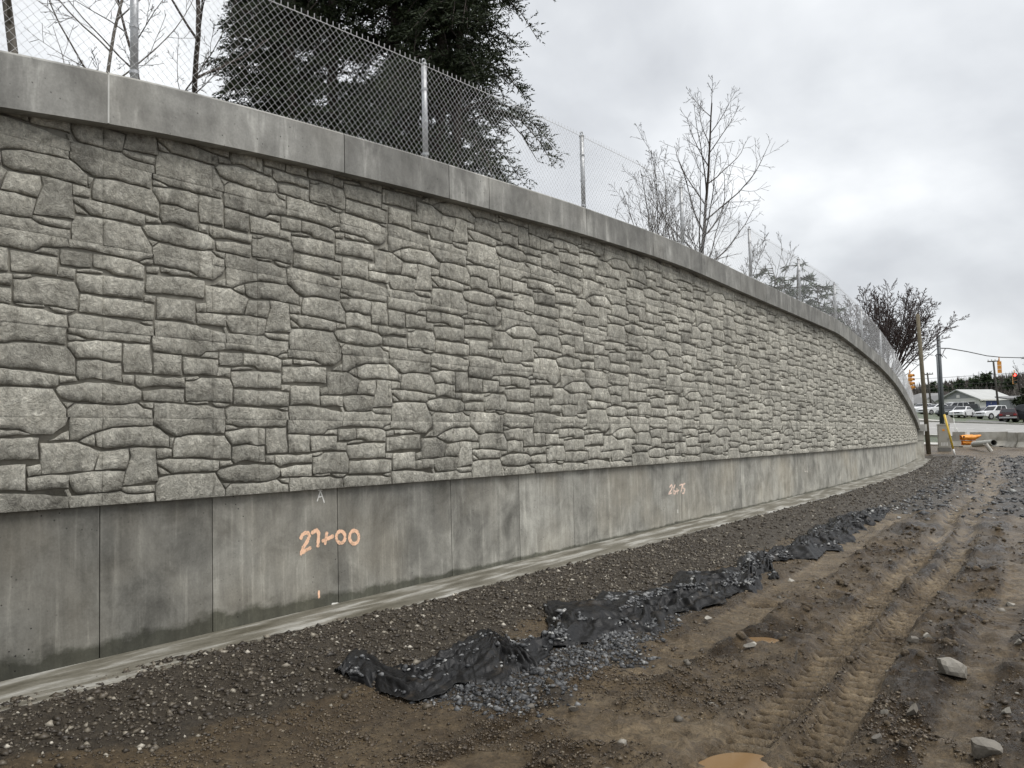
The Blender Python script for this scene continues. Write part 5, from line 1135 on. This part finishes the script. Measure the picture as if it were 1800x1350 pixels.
# bungalow with porch
o, g0 = house_frame('bungalow', 1632, 122, math.radians(14), 'grey roofed bungalow with white porch columns behind the parked cars')
ev = zpx(1650, 706, 122); rd = zpx(1655, 689, 122); LX, WY = 7.0, 7.0
MB().box(-0.8, LX, 1.6, WY, -0.3, ev).build('wall', M['siding'], o)
rf = MB(); V = [(-1.3, -0.3, ev - 0.1), (LX + 0.5, -0.3, ev - 0.1), (LX + 0.5, WY + 0.4, ev - 0.1), (-1.3, WY + 0.4, ev - 0.1), (1.6, WY / 2, rd), (LX - 2.0, WY / 2, rd)]
V += [(x, y, z - 0.16) for x, y, z in V[:4]]; rf.add(V, [(0, 1, 5, 4), (1, 2, 5), (2, 3, 4, 5), (3, 0, 4), (0, 6, 7, 1), (1, 7, 8, 2), (2, 8, 9, 3), (3, 9, 6, 0), (9, 8, 7, 6)])
r_ = rf.build('roof', M['roofgrey'], o); MB().box(LX - 2.4, LX - 1.6, 2.0, 2.8, ev + 0.2, rd + 0.15).build('chimney', M['brick'], r_)
MB().box(-1.2, LX + 0.4, -0.36, -0.3, ev - 0.32, ev - 0.02).build('fascia', M['white'], o)
for gx_, gw in ((-0.4, 2.2), (2.0, 3.2)):
    gp = MB().prism([(gx_ - gw / 2, ev - 0.1), (gx_ + gw / 2, ev - 0.1), (gx_, ev + gw * 0.26)], -0.6, 1.6).build('porch_gable', M['siding'], o)
    for s_ in (-1, 1):
        rr = MB(); V = [(gx_ + s_ * (gw / 2 + 0.25), -0.8, ev - 0.2), (gx_, -0.8, ev + gw * 0.26 + 0.1), (gx_, 1.6, ev + gw * 0.26 + 0.1), (gx_ + s_ * (gw / 2 + 0.25), 1.6, ev - 0.2)]; V += [(x, y, z - 0.12) for x, y, z in V]
        rr.add(V, [(0, 1, 2, 3), (7, 6, 5, 4), (0, 4, 5, 1), (3, 2, 6, 7), (0, 3, 7, 4)]).build('porch_roof', M['roofgrey'], gp)
for x in (-1.1, 0.8, 3.4, 6.6):
    MB().add([(x - .22, -.45, -.3), (x + .22, -.45, -.3), (x + .22, -.05, -.3), (x - .22, -.05, -.3), (x - .12, -.35, ev - .3), (x + .12, -.35, ev - .3), (x + .12, -.12, ev - .3), (x - .12, -.12, ev - .3)], [(0, 1, 5, 4), (1, 2, 6, 5), (2, 3, 7, 6), (3, 0, 4, 7), (4, 5, 6, 7), (3, 2, 1, 0)]).build('porch_column', M['siding'], o)
MB().box(-1.2, LX, -0.4, 1.6, -0.3, 0.25).build('porch_floor', M['kerb'], o)
for x0, x1 in ((-0.5, 0.4), (1.4, 2.6), (3.9, 5.2)):
    w = MB().box(x0, x1, 1.54, 1.6, 0.7, ev - 0.5).build('window', M['white'], o); MB().box(x0 + .08, x1 - .08, 1.51, 1.538, 0.78, ev - 0.58).build('pane', M['glass'], w)
# brown shed at the right edge
o, g0 = house_frame('shed', 1776, 101, math.radians(-8), 'low brown and grey shed cut by the right edge of the picture')
ev = zpx(1785, 702, 101)
MB().box(0, 4.5, 0, 3, -0.3, ev * 0.45).build('wall', M['brown'], o); MB().box(0.02, 4.48, 0.02, 2.98, ev * 0.45, ev).build('upper_wall', M['greywall'], o)
MB().prism([(-0.3, ev), (3.3, ev + 0.35), (3.3, ev + 0.5), (-0.3, ev + 0.15)], -0.3, 4.8, 'x').build('roof', M['roofgrey'], o)
for x in (0.6, 2.0): w = MB().box(x, x + 0.9, -0.05, 0, ev * 0.5, ev - 0.25).build('window', M['white'], o); MB().box(x + .08, x + .82, -0.07, -0.052, ev * 0.5 + .08, ev - 0.33).build('pane', M['glass'], w)

# ------------------------------------------------------------------ parked cars
def carpaint(name, c): return simple(name, c, 0.3, 0.0, 0.03, 2, 0.5)
PAINT = dict(white=carpaint('white_car_paint', (0.72, 0.73, 0.74)), silver=carpaint('silver_car_paint', (0.40, 0.41, 0.42)), dark=carpaint('dark_grey_car_paint', (0.045, 0.05, 0.055)), red=carpaint('dark_red_car_paint', (0.035, 0.012, 0.015)), green=carpaint('dark_green_car_paint', (0.03, 0.04, 0.038)))
M['tyre'] = simple('tyre_rubber', (0.02, 0.02, 0.02), 0.8); M['rim'] = simple('wheel_rim', (0.38, 0.38, 0.38), 0.35, 0.6); M['chrome'] = simple('bumper_chrome', (0.5, 0.51, 0.52), 0.25, 0.8); M['taillight'] = simple('tail_lamp', (0.28, 0.02, 0.02), 0.3); M['headlight'] = simple('head_lamp', (0.55, 0.56, 0.56), 0.15)
SHAPES = {   # side outline of the body, then of the glasshouse (x forward, z up), half width
 'sedan': ([(-2.3, .32), (-2.32, .7), (-2.2, .95), (-1.5, 1.0), (.75, 1.0), (2.0, .86), (2.3, .7), (2.32, .35), (1.9, .26), (-1.9, .26)], [(-1.75, .98), (-1.05, 1.4), (.1, 1.43), (.95, .98)], .88, (-1.4, 1.42), .32),
 'suv': ([(-2.35, .42), (-2.38, .8), (-2.3, 1.12), (.95, 1.1), (2.1, 1.0), (2.38, .8), (2.4, .45), (2.0, .34), (-2.0, .34)], [(-2.28, 1.1), (-2.05, 1.74), (-.2, 1.78), (.35, 1.7), (1.1, 1.1)], .94, (-1.45, 1.48), .37),
 'pickup': ([(-2.85, .55), (-2.88, 1.15), (-.75, 1.15), (-.7, 1.12), (1.3, 1.15), (2.6, 1.08), (2.85, .9), (2.86, .52), (2.4, .42), (-2.4, .42)], [(-.95, 1.13), (-.85, 1.82), (.3, 1.86), (.6, 1.78), (1.35, 1.13)], .98, (-1.75, 1.85), .40)}
def car(name, kind, px, Y, rz, paint, label, scale=1.0, chrome=False):
    body, cab, hw, wb, wr = SHAPES[kind]; x, y = pl(px, Y); x = at(px, 735, Y)[0]
    o = empty(name, (x, y, float(far_z(x, y)) + 0.02), rz); o.scale = (scale,) * 3
    # body with tumblehome: centre section wider than the edges
    n = len(body); V = [(p_[0] * (0.985 if abs(f) == 1 else 1), f * hw * (1.0 if p_[1] < 0.9 else 0.96), p_[1]) for f in (-1, -0.86, 0.86, 1) for p_ in body]
    V = [(x_ * (0.97 if k // n in (0, 3) and abs(x_) > 2 else 1), y_, z_ - (0.04 if k // n in (0, 3) and z_ > .8 else 0)) for k, (x_, y_, z_) in enumerate(V)]
    F = [tuple(range(n))[::-1], tuple(range(3 * n, 4 * n))] + [(r * n + i, r * n + (i + 1) % n, (r + 1) * n + (i + 1) % n, (r + 1) * n + i) for r in range(3) for i in range(n)]
    MB().add(V, F).build('body', PAINT[paint], o)
    m_ = len(cab); w0, w1 = hw * 0.93, hw * 0.74; zlo = cab[0][1]; zhi = max(p_[1] for p_ in cab)
    V = [(p_[0], s_ * (w0 + (w1 - w0) * (p_[1] - zlo) / (zhi - zlo)), p_[1]) for s_ in (-1, 1) for p_ in cab]
    F = [tuple(range(m_))[::-1], tuple(range(m_, 2 * m_))] + [(i, (i + 1) % m_, m_ + (i + 1) % m_, m_ + i) for i in range(m_)]
    cabo = MB().add(V, F).build('cabin', PAINT[paint], o)
    def inset(p_, k): # pane points shrunk
        c_ = np.mean(p_, 0); return [c_ + (np.array(q) - c_) * k for q in p_]
    def side(s_, x): # side glass polygons split by pillars
        return x
    for s_ in (-1, 1):
        zz0, zz1 = zlo + 0.06, zhi - 0.09; xs = [p_[0] for p_ in cab]; xa, xb = min(xs), max(xs)
        def xlim(z, front):
            pts_ = sorted(cab, key=lambda q: q[0]); 
            if not front: return np.interp(z, [pts_[0][1], pts_[1][1]], [pts_[0][0], pts_[1][0]])
            return np.interp(z, [pts_[-1][1], pts_[-2][1]], [pts_[-1][0], pts_[-2][0]])
        cuts = [0.02, 0.5, 0.98] if kind != 'suv' else [0.02, 0.34, 0.66, 0.98]
        for a_, b_ in zip(cuts[:-1], cuts[1:]):
            q = []
            for z_, f in ((zz0, a_ + .02), (zz0, b_ - .02), (zz1, b_ - .02), (zz1, a_ + .02)):
                l_, r_ = xlim(z_, False) + 0.06, xlim(z_, True) - 0.08; yy = w0 + (w1 - w0) * (z_ - zlo) / (zhi - zlo)
                q.append((l_ + (r_ - l_) * f, s_ * (yy + 0.012), z_))
            MB().add(q, [(0, 1, 2, 3)]).build('side_window', M['glass'], cabo)
    for front in (True, False):
        pts_ = sorted(cab, key=lambda q: q[0]); a_, b_ = (pts_[-1], pts_[-2]) if front else (pts_[0], pts_[1]); q = []
        for f, s_ in ((.1, -1), (.1, 1), (.9, 1), (.9, -1)):
            x_, z_ = a_[0] + (b_[0] - a_[0]) * f, a_[1] + (b_[1] - a_[1]) * f; yy = (w0 + (w1 - w0) * (z_ - zlo) / (zhi - zlo)) * 0.88
            q.append((x_ + (0.02 if front else -0.02), s_ * yy, z_ + 0.015))
        MB().add(q, [(0, 1, 2, 3)]).build('windscreen' if front else 'rear_window', M['glass'], cabo)
    for wx in wb:
        for s_ in (-1, 1):
            y0 = s_ * (hw - 0.2); y1 = s_ * (hw + 0.015)
            w = MB().tube([(wx, y0, wr), (wx, y1, wr)], wr, 18).build('wheel', M['tyre'], o, False)
            MB().tube([(wx, y1, wr), (wx, y1 + s_ * 0.012, wr)], [wr * 0.62, wr * 0.5], 14).build('rim', M['rim'], w)
            ar = np.linspace(0, math.pi, 12); MB().add([(wx + wr * 1.16 * math.cos(q), s_ * (hw + 0.004), wr + wr * 1.16 * math.sin(q)) for q in ar] + [(wx, s_ * (hw + 0.004), wr)], [(i, i + 1, 12) for i in range(11)]).build('wheel_arch', M['black'], o)
    xf = max(p_[0] for p_ in body); xr = min(p_[0] for p_ in body); hz = body[6][1] if kind != 'sedan' else 0.66
    for s_ in (-1, 1):
        MB().box(xf - 0.14, xf + 0.012, s_ * hw * 0.72 - 0.17, s_ * hw * 0.72 + 0.17, hz - 0.08, hz + 0.07).build('headlight', M['headlight'], o)
        MB().box(xr - 0.014, xr + 0.1, s_ * hw * 0.76 - 0.15, s_ * hw * 0.76 + 0.15, hz + 0.02, hz + 0.2).build('tail_light', M['taillight'], o)
    for xx, s_ in ((xf, 1), (xr, -1)):
        MB().box(min(xx - .05, xx + s_ * 0.07), max(xx - .05, xx + s_ * 0.07), -hw * 0.95, hw * 0.95, 0.38 if kind == 'sedan' else 0.5, 0.55 if kind == 'sedan' else 0.68).build('bumper', M['chrome'] if chrome else PAINT[paint], o)
    MB().box(xf + 0.004, xf + 0.02, -0.45, 0.45, hz - 0.1, hz + 0.06).build('grille', M['black'], o)
    MB().box(xr - 0.09, xr - 0.076, -0.17, 0.17, 0.6, 0.72).build('number_plate', M['white'], o)
    tag(o, label, 'pickup' if kind == 'pickup' else 'car', 'vehicles parked in the lot')
R_ = math.radians
car('parked_pickup', 'pickup', 1752, 92, R_(196), 'white', 'white pickup truck parked in front of the blue doors', 0.82)
car('parked_car', 'sedan', 1774, 84, R_(57), 'red', 'dark red sedan seen from behind at the right of the lot', 0.9, True)
car('parked_car', 'suv', 1711, 99, R_(58), 'green', 'dark vehicle with chrome bumper seen from behind beside the white pickup', 0.85, True)
car('parked_car', 'sedan', 1691, 93, R_(225), 'white', 'white sedan seen from the front next to the dark bumper vehicle', 0.85)
car('parked_car', 'sedan', 1672, 95, R_(215), 'dark', 'dark grey sedan in front of the silver sport utility vehicle', 0.85)
car('parked_car', 'suv', 1674, 106, R_(190), 'silver', 'silver sport utility vehicle right of the steel pole', 0.9)
car('parked_car', 'sedan', 1645, 101, R_(195), 'white', 'white sedan between the wooden pole and the steel pole', 0.88)
car('parked_car', 'sedan', 1622, 105, R_(205), 'white', 'white sedan half hidden behind the wooden pole', 0.88)
car('parked_car', 'sedan', 1734, 99, R_(190), 'silver', 'pale sedan between the dark vehicle and the white pickup', 0.85)
car('parked_car', 'suv', 1803, 84, R_(120), 'dark', 'dark vehicle cut by the right edge of the picture')

# ------------------------------------------------------------------ wooded hill and far trees
HX = np.linspace(-500, 1100, 120); HY = np.array([200, 240, 290, 340, 380, 430, 520, 700])
def hill_h(x, y):
    a = x / 350.0; top = np.interp(a, [-1.5, 0.2, 0.42, 0.47, 0.50, 0.54, 0.58, 0.62, 1.0, 3], [8, 7, 7.5, 9, 11.5, 13, 14.5, 16, 19, 21])
    return 3.0 + (top - 3.0) * smooth01((y - 215) / 140) + 1.2 * fbm(x * 0.02, y * 0.02, 3, 101)
XX, YY = np.meshgrid(HX, HY); V = np.stack([XX, YY, hill_h(XX, YY)], -1).reshape(-1, 3); i = np.arange(len(V)).reshape(len(HY), len(HX))
t = NT('leafless_wood'); p = t.pos(); M['wood'] = t.done(t.ramp(t.noise(p, 0.25, 6, 0.7), [(0.3, (0.055, 0.048, 0.042)), (0.7, (0.13, 0.115, 0.10))]), 0.95)
hill = npmesh('hill', V, np.stack([i[:-1, :-1], i[:-1, 1:], i[1:, 1:], i[1:, :-1]], -1).reshape(-1, 4), M['wood'], None, True); tag(hill, kind='structure')
# leafless wood: many thin upright twig fans
n = 9000; x = rng.uniform(60, 420, n); y = rng.uniform(215, 400, n); zz = hill_h(x, y); k = 5
P = np.stack([x, y, zz], 1); V = []; hh = rng.uniform(3.5, 7, n)
for j in range(k):
    az = rng.uniform(0, 6.28, n); sp_ = rng.uniform(0.1, 0.5, n) * hh; tip = P + np.stack([np.cos(az) * sp_, np.sin(az) * sp_, hh * rng.uniform(0.7, 1.05, n)], 1)
    sd_ = np.stack([-np.sin(az), np.cos(az), 0 * az], 1) * rng.uniform(0.12, 0.45, n)[:, None]; mid = P * 0.45 + tip * 0.55
    V.append(np.stack([P + [0, 0, 0.2], mid + sd_, tip, mid - sd_], 1))
V = np.concatenate(V).reshape(-1, 3)
o = npmesh('far_wood', V, np.arange(len(V)).reshape(-1, 4), M['wood']); tag(o, 'grey brown leafless wood covering the far hillside', 'wood', kind='stuff')
FARP = [(1634, 668, 330, 'lone small pine on the ridge left of the steel pole'), (1682, 661, 320, 'dark pine on the ridge right of the steel pole'), (1708, 656, 315, 'left pine of the ridge clump above the garage'), (1718, 653, 318, 'second pine of the ridge clump above the garage'), (1731, 651, 316, 'tallest pine of the ridge clump above the garage'), (1741, 655, 314, 'right pine of the ridge clump above the garage'), (1660, 671, 325, 'low pine on the ridge behind the steel pole'), (1770, 656, 300, 'dark pine behind the traffic signals')]
for k_, (px, py, Y, lab) in enumerate(FARP):
    a = at(px, py, Y); zb_ = float(hill_h(a[0], a[1])) - 0.5; H = a[2] - zb_
    evergreen('far_pine', px, Y, zb_, H, [(0, 0, H, 0.25, 0)], H * 0.2, 200 + k_, lab, 46, 0.35, 0.10, (1.5, 0.4), 0.05, 0.5, 'pine', 'pines on the far ridge')
bare_tree('bare_tree', 1792, 86, 1.5, 7.6, 0.14, dict(C_BIG, rmin=0.012), 91, 'bare tree behind the shed at the right edge', M['darkbark'])
bare_tree('bare_tree', 1826, 84, 1.5, 6.5, 0.14, dict(C_RED, rmin=0.012), 93, 'reddish bare tree mostly beyond the right edge', M['redbark'])
evergreen('evergreen_shrub', 1800, 98, 1.7, 4.2, [(0, 0, 4.2, 0.1, 0), (1, 0, 3.5, .1, 0)], 1.6, 95, 'dark evergreen bush above the shed at the right edge', 40, 0.05, 0.35, (0.5, 0.12), 0.1, 0.5)
